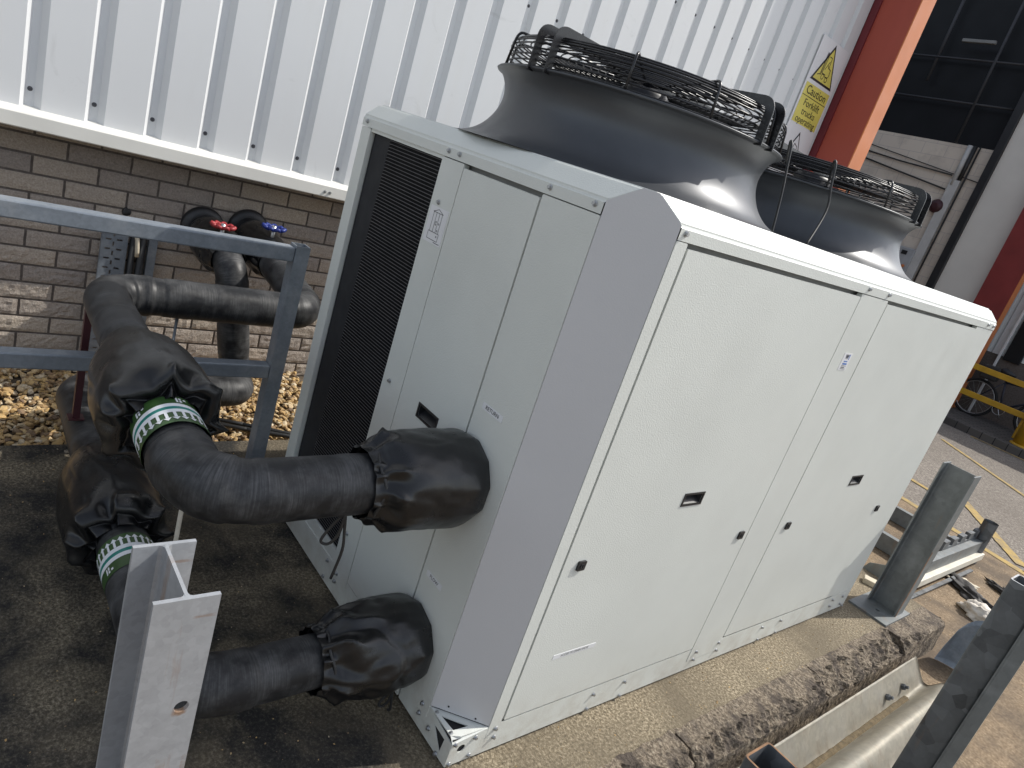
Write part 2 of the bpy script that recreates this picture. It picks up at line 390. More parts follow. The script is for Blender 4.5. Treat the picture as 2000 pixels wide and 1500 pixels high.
SCREW = bpy.data.meshes.new('screw'); bm.to_mesh(SCREW); bm.free(); SCREW.materials.append(STEEL)
def screw(p, n, parent, s=1.0, mesh=None):
    o = bpy.data.objects.new('screw', mesh or SCREW); link(o, parent)
    q = V(n).to_track_quat('Z', 'Y'); o.matrix_local = Matrix.Translation(p) @ q.to_matrix().to_4x4() @ Matrix.Scale(s, 4)
    return o
def copy_tree(o, parent=None, delta=None):
    c_ = o.copy(); COL.objects.link(c_); c_.parent = parent
    for ch in [x for x in bpy.data.objects if x.parent == o]: copy_tree(ch, c_)
    if delta is not None: c_.location = o.location + V(delta)
    return c_

# ------------------------------------------------------------------ ground
bm = bmesh.new()
for x0, x1, y0, y1 in ((-60, 120, -80, 12.25),):
    bmesh.ops.create_grid(bm, x_segments=1, y_segments=1, size=1)
    for v in bm.verts: v.co = V(((x0 + x1) / 2 + v.co.x * (x1 - x0) / 2, (y0 + y1) / 2 + v.co.y * (y1 - y0) / 2, -.2))
tag(obj('road', bm, ROADM), kind='structure')
bm = bmesh.new(); box(bm, -12, 40, 12.25, 60, -.6, -.075, .012); tag(obj('pavement', bm, PAVE), kind='structure')
bm = bmesh.new()
pts = [(-.6, 3.46), (5.0, 3.46), (5.0, 5.2), (3.4, 5.75), (1.72, 6.0), (.44, 6.28), (-.6, 6.55)]
bm.faces.new([bm.verts.new((x, y, -.196)) for x, y in pts]); tag(obj('yard_concrete', bm, YARDM), kind='structure')
bm = bmesh.new(); bm.faces.new([bm.verts.new(p) for p in ((1.79, -3, -.196), (5, -3, -.196), (5, 3.459, -.196), (1.79, 3.459, -.196))])
tag(obj('roadside_strip', bm, YARDM), kind='structure')
def line(p, q, wd):
    p, q = V((*p, -.192)), V((*q, -.192)); d = (q - p).normalized(); s = V((-d.y, d.x, 0)) * wd / 2
    bm = bmesh.new(); n = max(2, int((q - p).length / .05)); L = []
    for i in range(n + 1):
        c_ = p + (q - p) * i / n; a = 1 + .12 * noise.noise(c_ * 9); b = 1 + .12 * noise.noise(c_ * 9 + V((7, 3, 1)))
        L.append((bm.verts.new(c_ + s * a), bm.verts.new(c_ - s * b)))
    for (a, b), (c2, d2) in zip(L, L[1:]): bm.faces.new((a, b, d2, c2))
    return tag(obj('road_marking', bm, YLINE), kind='structure')
line((-.1, 6.42), (3.4, 5.66), .10); line((-.3, 7.36), (.72, 7.10), .09); line((.70, 7.52), (1.62, 6.22), .11); line((1.66, 6.12), (2.3, 5.98), .10)
line((-.55, 10.6), (2.2, 8.2), .07); line((-.6, 12.13), (4, 12.13), .06)
# slab, kerb, gravel bed
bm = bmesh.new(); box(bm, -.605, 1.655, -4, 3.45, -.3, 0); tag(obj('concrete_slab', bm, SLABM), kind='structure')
bm = bmesh.new()
joints = [-4, -2.9, -1.95, -.98, .0, .905, 1.93, 2.84, 3.45]
tp = [(1.655 + .125 * k / 15, 0) for k in range(16)] + [(1.786, -.004), (1.790, -.012)] + [(1.791 + .006 * k / 14, -.022 - .19 * k / 14) for k in range(15)]
for a, b in zip(joints, joints[1:]):
    ny = max(8, int((b - a) / .0085)); rows = []
    for i in range(ny + 1):
        y = a + .005 + (b - a - .010) * i / ny; row = []
        q = noise.noise(V((4.7, y * 1.7, 2.))) + .55 * noise.noise(V((1.2, y * 5.5, 8.))) + .25 * noise.noise(V((1.2, y * 16, 3.)))
        wd = max(.012, min(.118, .060 + .085 * q))            # how far the broken arris eats into the top
        if b > 3: wd *= .35
        ed_ = min(y - a, b - y)
        if ed_ < .05: wd = min(.125, wd + .035 * (1 - ed_ / .05))
        sl_ = .62 + .35 * noise.noise(V((9, y * 3.1, 4)))
        xs_, cd = 1.787 - wd, wd * sl_
        A_, B_ = V((xs_, 0, 0)), V((1.794, 0, -cd)); d_ = (B_ - A_).normalized(); n_ = V((-d_.z, 0, d_.x))
        for k, (x, z) in enumerate(tp):
            p = V((x, 0, z)); h = (p - A_).dot(n_); cut = h > 0
            if cut: p = p - n_ * h
            t3 = V((x * 15, y * 13, z * 15)); r_ = noise.turbulence(t3, 4, True) - .55; f3 = noise.noise(V((x * 55, y * 50, z * 55)))
            if cut: p -= n_ * (.034 * r_ + .006 * f3 + .014 * max(0, noise.noise(V((x * 8, y * 9, z * 8 + 11)))) - .002) * min(1, wd / .03)
            else: p -= V((.2, 0, 1)).normalized() * (.0035 * r_ + .0012 * f3) if z > -.01 else V((1, 0, 0)) * (.006 * r_ + .002 * f3)
            if k == 0: p = V((1.641 + .010 * noise.noise(V((y * 14, 3, 3))) + .006 * noise.noise(V((y * 50, 3, 3))), 0, .0012))
            row.append(bm.verts.new((p.x, y, p.z)))
        rows.append(row)
    for A, B in zip(rows, rows[1:]):
        for k in range(len(tp) - 1): bm.faces.new((A[k], A[k + 1], B[k + 1], B[k]))
    bm.faces.new(rows[0]); bm.faces.new(rows[-1][::-1])
tag(obj('kerb', bm, KERBM), kind='structure')
bm = bmesh.new(); bm.faces.new([bm.verts.new(p) for p in ((-1.75, -4, -.085), (-.604, -4, -.085), (-.604, 6, -.085), (-1.75, 6, -.085))])
tag(obj('gravel_bed', bm, SOIL), kind='structure')
bm = bmesh.new(); cl = bm.verts.layers.float.new('tone'); rs = random.Random(3)
base = bmesh.new(); bmesh.ops.create_icosphere(base, subdivisions=1, radius=1); bv = [v.co.copy() for v in base.verts]; bf = [[v.index for v in f.verts] for f in base.faces]; base.free()
def pebble(x, y, z, r):
    R_ = Matrix.Rotation(rs.random() * 6.28, 3, 'Z') @ Matrix.Rotation(rs.uniform(-.7, .7), 3, 'X') @ Matrix.Rotation(rs.uniform(-.7, .7), 3, 'Y')
    s = V((r * rs.uniform(.8, 1.5), r * rs.uniform(.7, 1.1), r * rs.uniform(.4, .75))); t = rs.random(); vs = []
    for c_ in bv:
        k = 1 + rs.uniform(-.22, .22); v = bm.verts.new(R_ @ V((c_.x * s.x * k, c_.y * s.y * k, c_.z * s.z * k)) + V((x, y, z))); v[cl] = t; vs.append(v)
    for f in bf: bm.faces.new([vs[i] for i in f])
for i in range(5200): pebble(rs.uniform(-1.66, -.61), rs.uniform(-1.35, .75), -.075 + rs.random() * .028, rs.uniform(.010, .021))
tag(obj('gravel', bm, STONE, smooth=False), 'golden brown gravel strip at the foot of the brick wall', 'gravel', kind='stuff')
# loose grit on the slab edge and behind the guard rail
bm = bmesh.new(); cl = bm.verts.layers.float.new('tone')
for i in range(260): pebble(rs.uniform(-.64, 1.6), rs.uniform(-1.3, -.02), .002, rs.uniform(.0012, .003))
for i in range(200): pebble(rs.uniform(1.46, 1.66), rs.uniform(.0, 3.3), .001, rs.uniform(.0012, .0035))
for i in range(500): pebble(rs.uniform(.3, 3.2), rs.uniform(3.5, 6.0), -.196, rs.uniform(.002, .006))
tag(obj('loose_grit', bm, STONE), 'loose grit scattered over the slab and yard', 'grit', kind='stuff')

# ------------------------------------------------------------------ clad building with portal
bld = thing('clad_building', 'white ribbed metal clad building with brick plinth and red portal', 'building', (-1.6, 2, -.2))
bld_off = V((1.6, -2, .2))
def bpart(name, bm, mat, **k):
    o = obj(name, bm, mat, bld, **k); o.location = bld_off; return o
# ribbed cladding: one profiled sheet
bm = bmesh.new(); XC = -1.46; y = -3.6; k0 = -.652
def clad_profile(y0, y1, ph, pitch=.2525):
    out = []; k = math.ceil((y0 - ph) / pitch)
    out.append((y0, 0))
    while ph + k * pitch + .085 < y1:
        q = ph + k * pitch
        if q > y0 + .01: out += [(q, 0), (q + .024, -.030), (q + .055, -.030), (q + .082, 0)]
        k += 1
    out.append((y1, 0)); return out
prof = clad_profile(-3.6, 5.40, k0)
zs = [1.19 + (7.6 - 1.19) * i / 6 for i in range(7)]
cols = [[bm.verts.new((XC + dx + .0012 * noise.noise(V((yy * 3, z, 2))), yy, z)) for z in zs] for yy, dx in prof]
for A, B in zip(cols, cols[1:]):
    for i in range(6): bm.faces.new((A[i], A[i + 1], B[i + 1], B[i]))
bpart('wall_cladding', bm, CLAD, recalc=False)
bm = bmesh.new()   # flashing: sloped top, front face, drip return
pr = [(XC - .035, 1.272), (XC + .002, 1.264), (-1.413, 1.243), (-1.41, 1.239), (-1.41, 1.180), (-1.414, 1.175), (-1.64, 1.178)]
ys = [-3.6 + .3 * i for i in range(31)]
rows = [[bm.verts.new((x, yy, z + .0008 * math.sin(yy * 5))) for x, z in pr] for yy in ys]
for A, B in zip(rows, rows[1:]):
    for i in range(len(pr) - 1): bm.faces.new((A[i], B[i], B[i + 1], A[i + 1]))
bpart('flashing', bm, FLASH)
for dy in (.565, .597): screw(V((-1.409, dy, 1.205)) + bld_off, (1, 0, 0), bld, 1.1)
bm = bmesh.new()
bmesh.ops.create_cone(bm, cap_ends=True, segments=14, radius1=.011, radius2=.010, depth=.002, matrix=Matrix.Translation((0, 0, .001)))
bmesh.ops.create_cone(bm, cap_ends=True, segments=6, radius1=.0065, radius2=.006, depth=.006, matrix=Matrix.Translation((0, 0, .005)))
SCREWD = bpy.data.meshes.new('dark_screw'); bm.to_mesh(SCREWD); bm.free(); SCREWD.materials.append(simple('screw_dark', (.10, .10, .11), .5, .5))
for i in range(24):
    q = k0 + .2525 * (i - 1) + .038
    for z in (1.345, 2.62, 3.12):
        if (z < 2 and i < 14) or (z > 2 and i > 7): screw(V((XC - .0305, q, z + .004 * math.sin(i * 7))) + bld_off, (1, 0, 0), bld, 1, SCREWD)
# brick plinth: every brick modelled in one wall mesh over a recessed mortar bed
bm = bmesh.new(); XB = -1.648; RH, BW = .0928, .284
tl = bm.verts.layers.float.new('tone'); rb = random.Random(5)
for r in range(-2, 15):
    zt = 1.031 + RH * 1 - RH * r; zb = zt - RH
    if zt < -.12: continue
    off = -.675 if r % 2 == 0 else -.533
    for k in range(-4, 10):
        y0 = off + k * BW + .006; y1 = y0 + BW - .012; a, b = zb + .006, min(zt - .006, 1.178)
        if b - a < .02 or y0 > 1.6: continue
        nx, nz = 12, 5; t = rb.random(); g = []
        rough = .0030 if r < 6 else .0062
        for i in range(nx + 1):
            row = []
            for j in range(nz + 1):
                yy = y0 + (y1 - y0) * i / nx; z = a + (b - a) * j / nz; ed = (i in (0, nx)) or (j in (0, nz))
                h = (0 if ed else .004 + rough * noise.noise(V((yy * 40, z * 40, r))) + rough * .6 * noise.noise(V((yy * 90, z * 90, r + 9))))
                v = bm.verts.new((XB + h, yy + (.0015 * noise.noise(V((yy * 20, z * 30, 3))) if ed else 0), z)); v[tl] = t; row.append(v)
            g.append(row)
        for i in range(nx):
            for j in range(nz): bm.faces.new((g[i][j], g[i + 1][j], g[i + 1][j + 1], g[i][j + 1]))
        rim = [g[i][0] for i in range(nx + 1)] + [g[nx][j] for j in range(1, nz + 1)] + [g[i][nz] for i in range(nx - 1, -1, -1)] + [g[0][j] for j in range(nz - 1, 0, -1)]
        back = []
        for v in rim: q = bm.verts.new(v.co + V((-.012, 0, 0))); q[tl] = t; back.append(q)
        for i in range(len(rim)): bm.faces.new((rim[i], back[i], back[(i + 1) % len(rim)], rim[(i + 1) % len(rim)]))
bpart('brick_plinth', bm, BRICK)
bm = bmesh.new(); box(bm, -1.9, XB - .006, -3.6, 5.4, -.5, 1.177); bpart('mortar_bed', bm, MORT)
# upper wall body and roof
bm = bmesh.new(); box(bm, -1.9, XC - .06, -3.6, 5.4, 1.19, 7.6); bpart('wall_core', bm, DARKROOM)
bm = bmesh.new(); box(bm, -12.4, -1.35, -3.7, 5.3, 7.62, 7.9); bpart('roof', bm, DARKROOM)
# portal column beside the cladding: stepped dark return, red web face, front coloured orange as sunlit
def column(x0, x1, y0, y1, z0, zt, strip, red=None):
    bm = bmesh.new()
    box(bm, x0, x1 - .012, y0, y1, z0, zt, mi=0)
    box(bm, x1 - .0119, x1, y0 - .004, y1, z0, zt, mi=1)
    if strip: box(bm, x0 - .02, x0 + .11, y0 - .02, y0 - .001, z0, zt, mi=2)
    return bpart('portal_column', bm, [red or REDP, ORANGEP, MARP])
column(-1.50, -1.03, 5.43, 5.66, -.2, 7.3, True)
column(-1.98, -1.46, 13.62, 13.85, -.075, 7.3, False, simple('deep_red_paint', (.23, .03, .028), .5, var=.15, scale=2))
# recessed wall seen through the portal
bm = bmesh.new(); box(bm, -12.4, -2.92, 14.02, 14.6, -.2, 4.56); bpart('block_wall', bm, BLOCKW)
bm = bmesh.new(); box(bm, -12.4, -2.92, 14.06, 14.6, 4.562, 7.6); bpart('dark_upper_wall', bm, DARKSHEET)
bm = bmesh.new(); box(bm, -2.80, -1.99, 13.86, 13.96, -.07, 7.4, .006); bpart('door_leaf', bm, PANELG)
bm = bmesh.new(); box(bm, -2.95, -2.802, 13.80, 14.0, -.07, 7.4, .01); box(bm, -1.99, -1.955, 13.84, 13.98, -.07, 7.3); bpart('door_track', bm, BLACKP)
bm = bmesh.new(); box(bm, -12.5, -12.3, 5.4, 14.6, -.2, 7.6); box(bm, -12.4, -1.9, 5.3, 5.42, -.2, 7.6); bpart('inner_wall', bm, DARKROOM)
# end wall to the right of the far column
bm = bmesh.new(); prof = clad_profile(-1.98, 9.0, -1.46 + .165)
for yy, dx in prof: pass
cols = [[bm.verts.new((yy, 14.25 - dx, z)) for z in (1.1, 3.3)] for yy, dx in prof]
for A, B in zip(cols, cols[1:]): bm.faces.new((A[0], B[0], B[1], A[1]))
box(bm, -1.98, 9, 14.30, 14.6, 1.1, 3.3)
bpart('end_cladding', bm, CLAD)
bm = bmesh.new(); box(bm, -1.98, 9, 14.27, 14.6, -.1, 1.098); bpart('end_plinth', bm, MORT)
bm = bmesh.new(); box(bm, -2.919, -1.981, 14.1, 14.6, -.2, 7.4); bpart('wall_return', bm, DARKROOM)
bm = bmesh.new(); box(bm, -1.25, -.97, 14.19, 14.249, 1.05, 3.25, .008); tag(obj('wall_panel', bm, DARKSHEET), 'dark upright panel on the white end wall above the bicycle', 'panel')
bm = bmesh.new(); box(bm, -1.33, -1.29, 14.15, 14.2, -.07, 3.25, .004); tag(obj('downpipe', bm, CLAD), 'slim white square downpipe on the end wall by the red column', 'downpipe')
# interior fittings on the recessed wall
t = thing('wall_conduit', 'white vertical conduit with thin branch pipes on cream block wall', 'conduit', (-3.4, 14, 0)); o_ = V((3.4, -14, 0))
bm = bmesh.new(); box(bm, -3.47, -3.29, 13.93, 14.015, -.07, 3.9, .006); o = obj('trunking', bm, CONDW, t); o.location = o_
bm = bmesh.new(); tube(bm, [(-3.33, 13.97, 3.8), (-3.33, 13.97, 4.56)], .04); o = obj('pipe', bm, CABLE, t); o.location = o_
bm = bmesh.new(); tube(bm, [(-3.25, 13.99, -.07), (-3.25, 13.99, 4.56)], .018); o = obj('pipe', bm, CABLE, t); o.location = o_
bm = bmesh.new(); tube(bm, [(-3.42, 13.97, 3.8), (-3.42, 13.97, 4.56)], .05); o = obj('pipe', bm, CONDW, t); o.location = o_
bm = bmesh.new()
for x in (-3.68,): tube(bm, [(x, 13.9, 4.56), (x, 13.9, 7.4)], .028)
for z in (5.28, 6.05): tube(bm, [(-5.6, 13.9, z), (-2.98, 13.9, z)], .02)
tube(bm, [(-4.75, 13.92, 5.6), (-4.75, 13.92, 7.4)], .03)
tag(obj('sprinkler_pipes', bm, simple('dull_pipe', (.045, .045, .05), .6, .2)), 'thin grey sprinkler pipes across the dark upper wall inside the portal', 'pipes')
for pts_, r_, lb in (([(-5.5, 13.99, 4.14), (-4.6, 13.98, 4.05), (-3.5, 13.98, 3.98)], .014, 'middle of the three dark cables on the cream block wall'), ([(-5.5, 13.99, 4.0), (-4.6, 13.97, 3.86), (-3.5, 13.97, 3.7)], .016, 'lowest sagging dark cable on the cream block wall'), ([(-5.5, 13.99, 4.28), (-3.0, 13.98, 3.94)], .009, 'thin topmost cable sloping across the cream block wall')):
    bm = bmesh.new(); tube(bm, pts_, r_); tag(obj('wall_cable', bm, CABLE), lb, 'cable', 'cables on the block wall')
t = thing('alarm_bell', 'round dark red alarm bell beside the white conduit', 'bell', (-3.5, 13.95, 3.36))
bm = bmesh.new(); prof = [(0, .09), (.05, .085), (.10, .06), (.13, .02), (.135, 0)]
lathe(bm, (0, 0, 0), prof[1:], 24, cap0=True); bmesh.ops.rotate(bm, verts=bm.verts, matrix=Matrix.Rotation(PI / 2, 3, 'X')); obj('gong', bm, MAROON, t)
bm = bmesh.new(); box(bm, -.06, .06, .0, .06, -.06, .06, .008); obj('backbox', bm, BLACKP, t)
t = thing('switch_box', 'grey electrical box with round switches low on block wall', 'switch box', (-3.6, 13.98, 2.2))
bm = bmesh.new(); box(bm, -.19, .15, -.10, .03, -.26, .26, .015); obj('enclosure', bm, simple('grey_box', (.40, .41, .42), .5), t)
bm = bmesh.new(); lathe(bm, (0, 0, 0), [(.03, .0), (.03, .03), (.02, .035)], 16, cap1=True); bmesh.ops.rotate(bm, verts=bm.verts, matrix=Matrix.Rotation(PI / 2, 3, 'X')); o = obj('switch', bm, ORANGEP, t); o.location = (-.05, -.10, -.12)
o = o.copy(); COL.objects.link(o); o.location = (.06, -.10, -.10)
bm = bmesh.new(); box(bm, -.09, .02, -.106, -.1, .12, .2); obj('display', bm, BLACKP, t)
bm = bmesh.new(); box(bm, -4.35, -3.75, 13.70, 13.78, 6.30, 6.36, .01); tag(obj('strip_light', bm, simple('dim_lamp', (.2, .2, .19), .5)), 'unlit strip light hanging in the dark interior', 'strip light')

# caution sign on the cladding
t = thing('caution_sign', 'white and yellow caution sign for forklift trucks beside red portal', 'sign', (XC + .012, 5.08, 2.9))
def spt(dy, dz, dx=0): return V((dx, dy, dz))
bm = bmesh.new(); box(bm, -.004, .004, -.25, .25, -.62, .66); obj('board', bm, LABEL, t)
def flat(name, pts, dx, mat, hole=None):
    bm = bmesh.new(); plate(bm, pts, [hole] if hole else [], (dx, 0, 0), (0, 1, 0), (0, 0, 1), .001); return obj(name, bm, mat, t)
tri = [(.0, .645), (-.205, .295), (.205, .295)]
def shrink(tr, f):
    cx_ = sum(p[0] for p in tr) / 3; cy_ = sum(p[1] for p in tr) / 3; return [(cx_ + (a - cx_) * f, cy_ + (b - cy_) * f) for a, b in tr]
flat('warning_triangle', tri, .0062, BLACKINK); flat('triangle_field', shrink(tri, .84), .0078, YELLOW_S)
flat('text_panel', rect(-.225, .225, -.085, .262), .0062, YELLOW_S)
flat('rule', rect(-.222, .222, .152, .157), .0078, BLACKINK)
text('lettering', 'Caution', BLACKINK, t, (.0082, 0, .208), (0, 1, 0), (0, 0, 1), .36, .105)
for s, z, wd in (('Forklift', .10, .29), ('trucks', .025, .25), ('operating', -.048, .36)): text('lettering', s, BLACKINK, t, (.0082, 0, z), (0, 1, 0), (0, 0, 1), wd, .088)
bm = bmesh.new()   # forklift pictogram drawn in lines
def seg(bm, a, b, wd=.008, dx=.0084):
    a, b = V((dx, *a)), V((dx, *b)); d = (b - a).normalized(); s = V((0, -d.z, d.y)) * wd / 2
    bm.faces.new([bm.verts.new(p) for p in (a + s, b + s, b - s, a - s)])
P_ = [(-.045, .53), (-.055, .385), (.005, .385), (.005, .37), (.055, .37), (.07, .39), (.065, .44), (.025, .45), (.015, .535), (-.03, .535)]
for a, b in zip(P_, P_[1:]): seg(bm, a, b)
for a, b in (((-.062, .56), (-.07, .365)), ((-.075, .56), (-.083, .365)), ((-.083, .37), (-.125, .355)), ((-.02, .45), (.005, .50)), ((-.02, .45), (-.035, .42)), ((.0, .47), (.02, .44))): seg(bm, a, b)
for cy_, cz_ in ((-.03, .36), (.045, .352)):
    q = [(cy_ + .022 * math.cos(2 * PI * k / 12), cz_ + .022 * math.sin(2 * PI * k / 12)) for k in range(13)]
    for a, b in zip(q, q[1:]): seg(bm, a, b, .007)
obj('pictogram', bm, BLACKINK, t, recalc=False)
tri2 = [(.0, -.14), (-.16, -.41), (.16, -.41)]
flat('warning_triangle', tri2, .0062, BLACKINK); flat('triangle_field', shrink(tri2, .84), .0078, LABEL)
bm = bmesh.new()
for a, b in (((-.04, -.36), (.04, -.36)), ((.04, -.36), (.04, -.27)), ((.04, -.27), (-.02, -.25)), ((-.02, -.25), (-.04, -.36)), ((-.06, -.24), (-.06, -.37)), ((0, -.3), (.02, -.33))): seg(bm, a, b)
obj('pictogram', bm, BLACKINK, t, recalc=False)

# ------------------------------------------------------------------ yellow barrier, bollard, bicycle
t = thing('safety_barrier', 'yellow two-rail safety barrier in front of the parked bicycle', 'barrier', (-1.3, 13.1, -.075))
for z in (.90, .42):
    bm = bmesh.new(); box(bm, -.14, 4.2, -.03, .03, z - .05, z + .05, .008); obj('rail', bm, YPAINT, t)
for x in (1.05, 2.7, 4.1):
    bm = bmesh.new(); box(bm, x - .04, x + .04, .031, .09, 0, .95, .006); obj('post', bm, YPAINT, t)
t = thing('bollard', 'stout yellow round bollard at the edge of the pavement', 'bollard', (.02, 12.62, -.075))
bm = bmesh.new(); lathe(bm, (0, 0, 0), [(.17, 0), (.17, .78), (.16, .83), (.12, .87), (.04, .89)], 32, cap0=True, cap1=True); obj('post', bm, YPAINT, t)
bm = bmesh.new(); lathe(bm, (0, 0, 0), [(.2, .0), (.2, .02), (.172, .03)], 32); obj('base_flange', bm, YPAINT, t)
t = thing('bicycle', 'dark bicycle parked behind the yellow barrier by the red column', 'bicycle', (-1.22, 13.72, -.075))
RW = .34
def wheel(x):
    bm = bmesh.new(); tube(bm, [V((x + RW * math.cos(a * 2 * PI / 40), 0, RW + RW * .98 * math.sin(a * 2 * PI / 40))) for a in range(40)], .024, 8, closed=True); wt = obj('wheel', bm, TYRE, t)
    bm = bmesh.new(); tube(bm, [V((x + (RW - .035) * math.cos(a * 2 * PI / 40), 0, RW + (RW - .035) * math.sin(a * 2 * PI / 40))) for a in range(40)], .009, 6, closed=True)
    for k in range(18): a = k * 2 * PI / 18; tube(bm, [(x, 0, RW), (x + (RW - .035) * math.cos(a), 0, RW + (RW - .035) * math.sin(a))], .0016, 4, cap=False)
    tube(bm, [(x, -.04, RW), (x, .04, RW)], .025, 10); obj('rim', bm, CHROME, wt)
wheel(0); wheel(1.05)
bm = bmesh.new(); bb = (.44, 0, .30); seat_t = (.32, 0, .78); head_t = (.88, 0, .86); head_b = (.92, 0, .70)
for a, b, r in ((bb, seat_t, .017), (bb, head_b, .02), (seat_t, head_t, .017), (head_t, head_b, .02), ((0, 0, RW), bb, .011), ((0, 0, RW), seat_t, .010), (head_b, (1.05, .0, RW), .014)): tube(bm, [a, b], r, 10)
obj('frame', bm, BIKEF, t)
bm = bmesh.new(); tube(bm, [(.86, 0, .86), (.85, 0, .98)], .014, 8); tube(bm, [(.82, -.30, 1.0), (.85, -.1, .98), (.85, .1, .98), (.82, .30, 1.0)], .012, 8); obj('handlebar', bm, BLACKP, t)
bm = bmesh.new(); tube(bm, [(.32, 0, .78), (.30, 0, .92)], .014, 8); tube(bm, [(.16, 0, .95), (.22, 0, .955), (.32, 0, .95), (.42, 0, .94)], .05, 10, radii=[.04, .075, .05, .018]); obj('saddle', bm, BLACKP, t)
bm = bmesh.new(); tube(bm, [V((.44 + .1 * math.cos(a * 2 * PI / 24), -.05, .30 + .1 * math.sin(a * 2 * PI / 24))) for a in range(24)], .007, 6, closed=True); tube(bm, [(.44, -.07, .3), (.52, -.07, .16)], .01, 6); tube(bm, [(.44, .07, .3), (.36, .07, .44)], .01, 6); obj('crankset', bm, CHROME, t)
bm = bmesh.new(); box(bm, -.12, .16, -.10, .10, .72, .98, .03); tag(obj('pannier_bag', bm, SCRAPB), 'black bag on the rear of the parked bicycle', 'bag').location = (-1.2, 13.72, -.075)

# ------------------------------------------------------------------ heat pump unit
W, L, ZS, ZT, BX, C1, C2, ZB = 1.4475, 2.7254, 1.700, 1.7536, .0536, .1375, .1352, .12
U = thing('heat_pump_unit', 'cream metal heat pump chiller with two dark roof fans on concrete slab', 'heat pump', (.72, 1.36, 0)); UO = V((-.72, -1.36, 0))
def upart(name, bm, mat, parent=None, **k):
    o = obj(name, bm, mat, parent or U, **k)
    if parent is None: o.location = UO
    return o
# inner core (seen only through the seams)
bm = bmesh.new(); fp = [(.62, .03), (W - C1 - .012, .03), (W - .03, C2 + .012), (W - .03, L - .03), (.03, L - .03), (.03, .55), (.62, .55)]
lo = [bm.verts.new((x, y, .03)) for x, y in fp]; hi = [bm.verts.new((x, y, 1.69)) for x, y in fp]
for i in range(len(fp)): bm.faces.new((lo[i], lo[(i + 1) % len(fp)], hi[(i + 1) % len(fp)], hi[i]))
bm.faces.new(lo[::-1]); bm.faces.new(hi); upart('inner_casing', bm, CREAM_IN)
def endplate(name, x0, x1, z0, z1, holes=(), mat=CREAM, th=.02, y=0):
    bm = bmesh.new(); plate(bm, rrect(x0, x1, z0, z1, .004, 2), list(holes), (0, y, 0), (1, 0, 0), (0, 0, 1), th); o = upart(name, bm, mat)
    return o
def sideplate(name, y0, y1, z0, z1, holes=(), mat=CREAM, th=.02, x=W):
    bm = bmesh.new(); plate(bm, rrect(y0, y1, z0, z1, .004, 2), list(holes), (x, 0, 0), (0, 1, 0), (0, 0, 1), th); return upart(name, bm, mat)
endplate('corner_post', 0.0, .071, .122, 1.662)
bm = bmesh.new(); box(bm, 0, .012, .021, .50, .122, 1.662); upart('side_flange', bm, CREAM)
endplate('jamb_strip', .580, .705, .075, 1.661, y=-.0015)
door_e = endplate('end_door', .709, 1.0805, .126, 1.650, [rect(.832, .938, .880, .916)], th=.018, y=-.002)
endplate('end_panel', 1.0875, W - C1, .072, 1.661, y=-.0012)
endplate('base_rail', 0, 1.155, .012, .121, th=.025)
bm = bmesh.new()   # base return at the corner with triangular opening
plate(bm, [(1.162, .012), (1.4478, .012), (1.4478, .10), (1.31, .118), (1.162, .0715)], [[(1.352, .088), (1.408, .032), (1.412, .086)]], (0, .0005, 0), (1, 0, 0), (0, 0, 1), .003); upart('base_corner', bm, CREAM)
for (x, z) in ((.037, 1.683), (.607, 1.683), (.669, 1.683), (1.108, 1.683), (1.282, 1.683), (.626, 1.525), (.626, .905), (.622, .281), (.626, .105), (.626, .070), (.543, .104), (.541, .030), (1.279, .100), (1.277, .060), (1.337, .056), (1.40, .018)): screw(V((x, -.003, z)) + UO, (0, -1, 0), U)
# coil recess with fin wires
bm = bmesh.new(); box(bm, .0775, .200, .018, .05, .165, 1.655); upart('coil_end_plate', bm, COILG)
bm = bmesh.new(); box(bm, .200, .60, .017, .09, .165, 1.655); upart('coil', bm, FIN)
bm = bmesh.new()
for i in range(128):
    z = .174 + i * .0116
    tube(bm, [(.196, .022, z - .003), (.208, .013, z - .001), (.226, .0115, z), (.60, .0115, z)], .0012, 4, cap=False)
upart('coil_guard', bm, FINL)
bm = bmesh.new(); plate(bm, rect(.0712, .5795, .1215, 1.6635), [rect(.0722, .5785, .168, 1.652)], (0, .004, 0), (1, 0, 0), (0, 0, 1), .012); upart('coil_frame', bm, CREAM)
# pocket handles
def pocket(name, face, a0, a1, z0, z1, parent=None):
    bm = bmesh.new(); f = .007
    if face == 'end': o, u, n = V((0, 0, 0)), V((1, 0, 0)), V((0, -1, 0))
    else: o, u, n = V((W, 0, 0)), V((0, 1, 0)), V((1, 0, 0))
    v = V((0, 0, 1)); P = lambda a, z, d: o + u * a + v * z + n * d
    plate(bm, rect(a0 - f, a1 + f, z0 - f, z1 + f), [rect(a0, a1, z0, z1)], P(0, 0, .0045), u, v, .004)
    c_ = [(a0, z0), (a1, z0), (a1, z1), (a0, z1)]; A = [bm.verts.new(P(a, z, .0)) for a, z in c_]
    B = [bm.verts.new(P(a, z, -.024)) for a, z in ((a0 + .004, z0 + .018), (a1 - .004, z0 + .018), (a1 - .004, z1), (a0 + .004, z1))]
    for i in range(4): bm.faces.new((A[i], A[(i + 1) % 4], B[(i + 1) % 4], B[i]))
    bm.faces.new(B); return upart(name, bm, BLACKP)
pocket('handle', 'end', .832, .938, .880, .916)
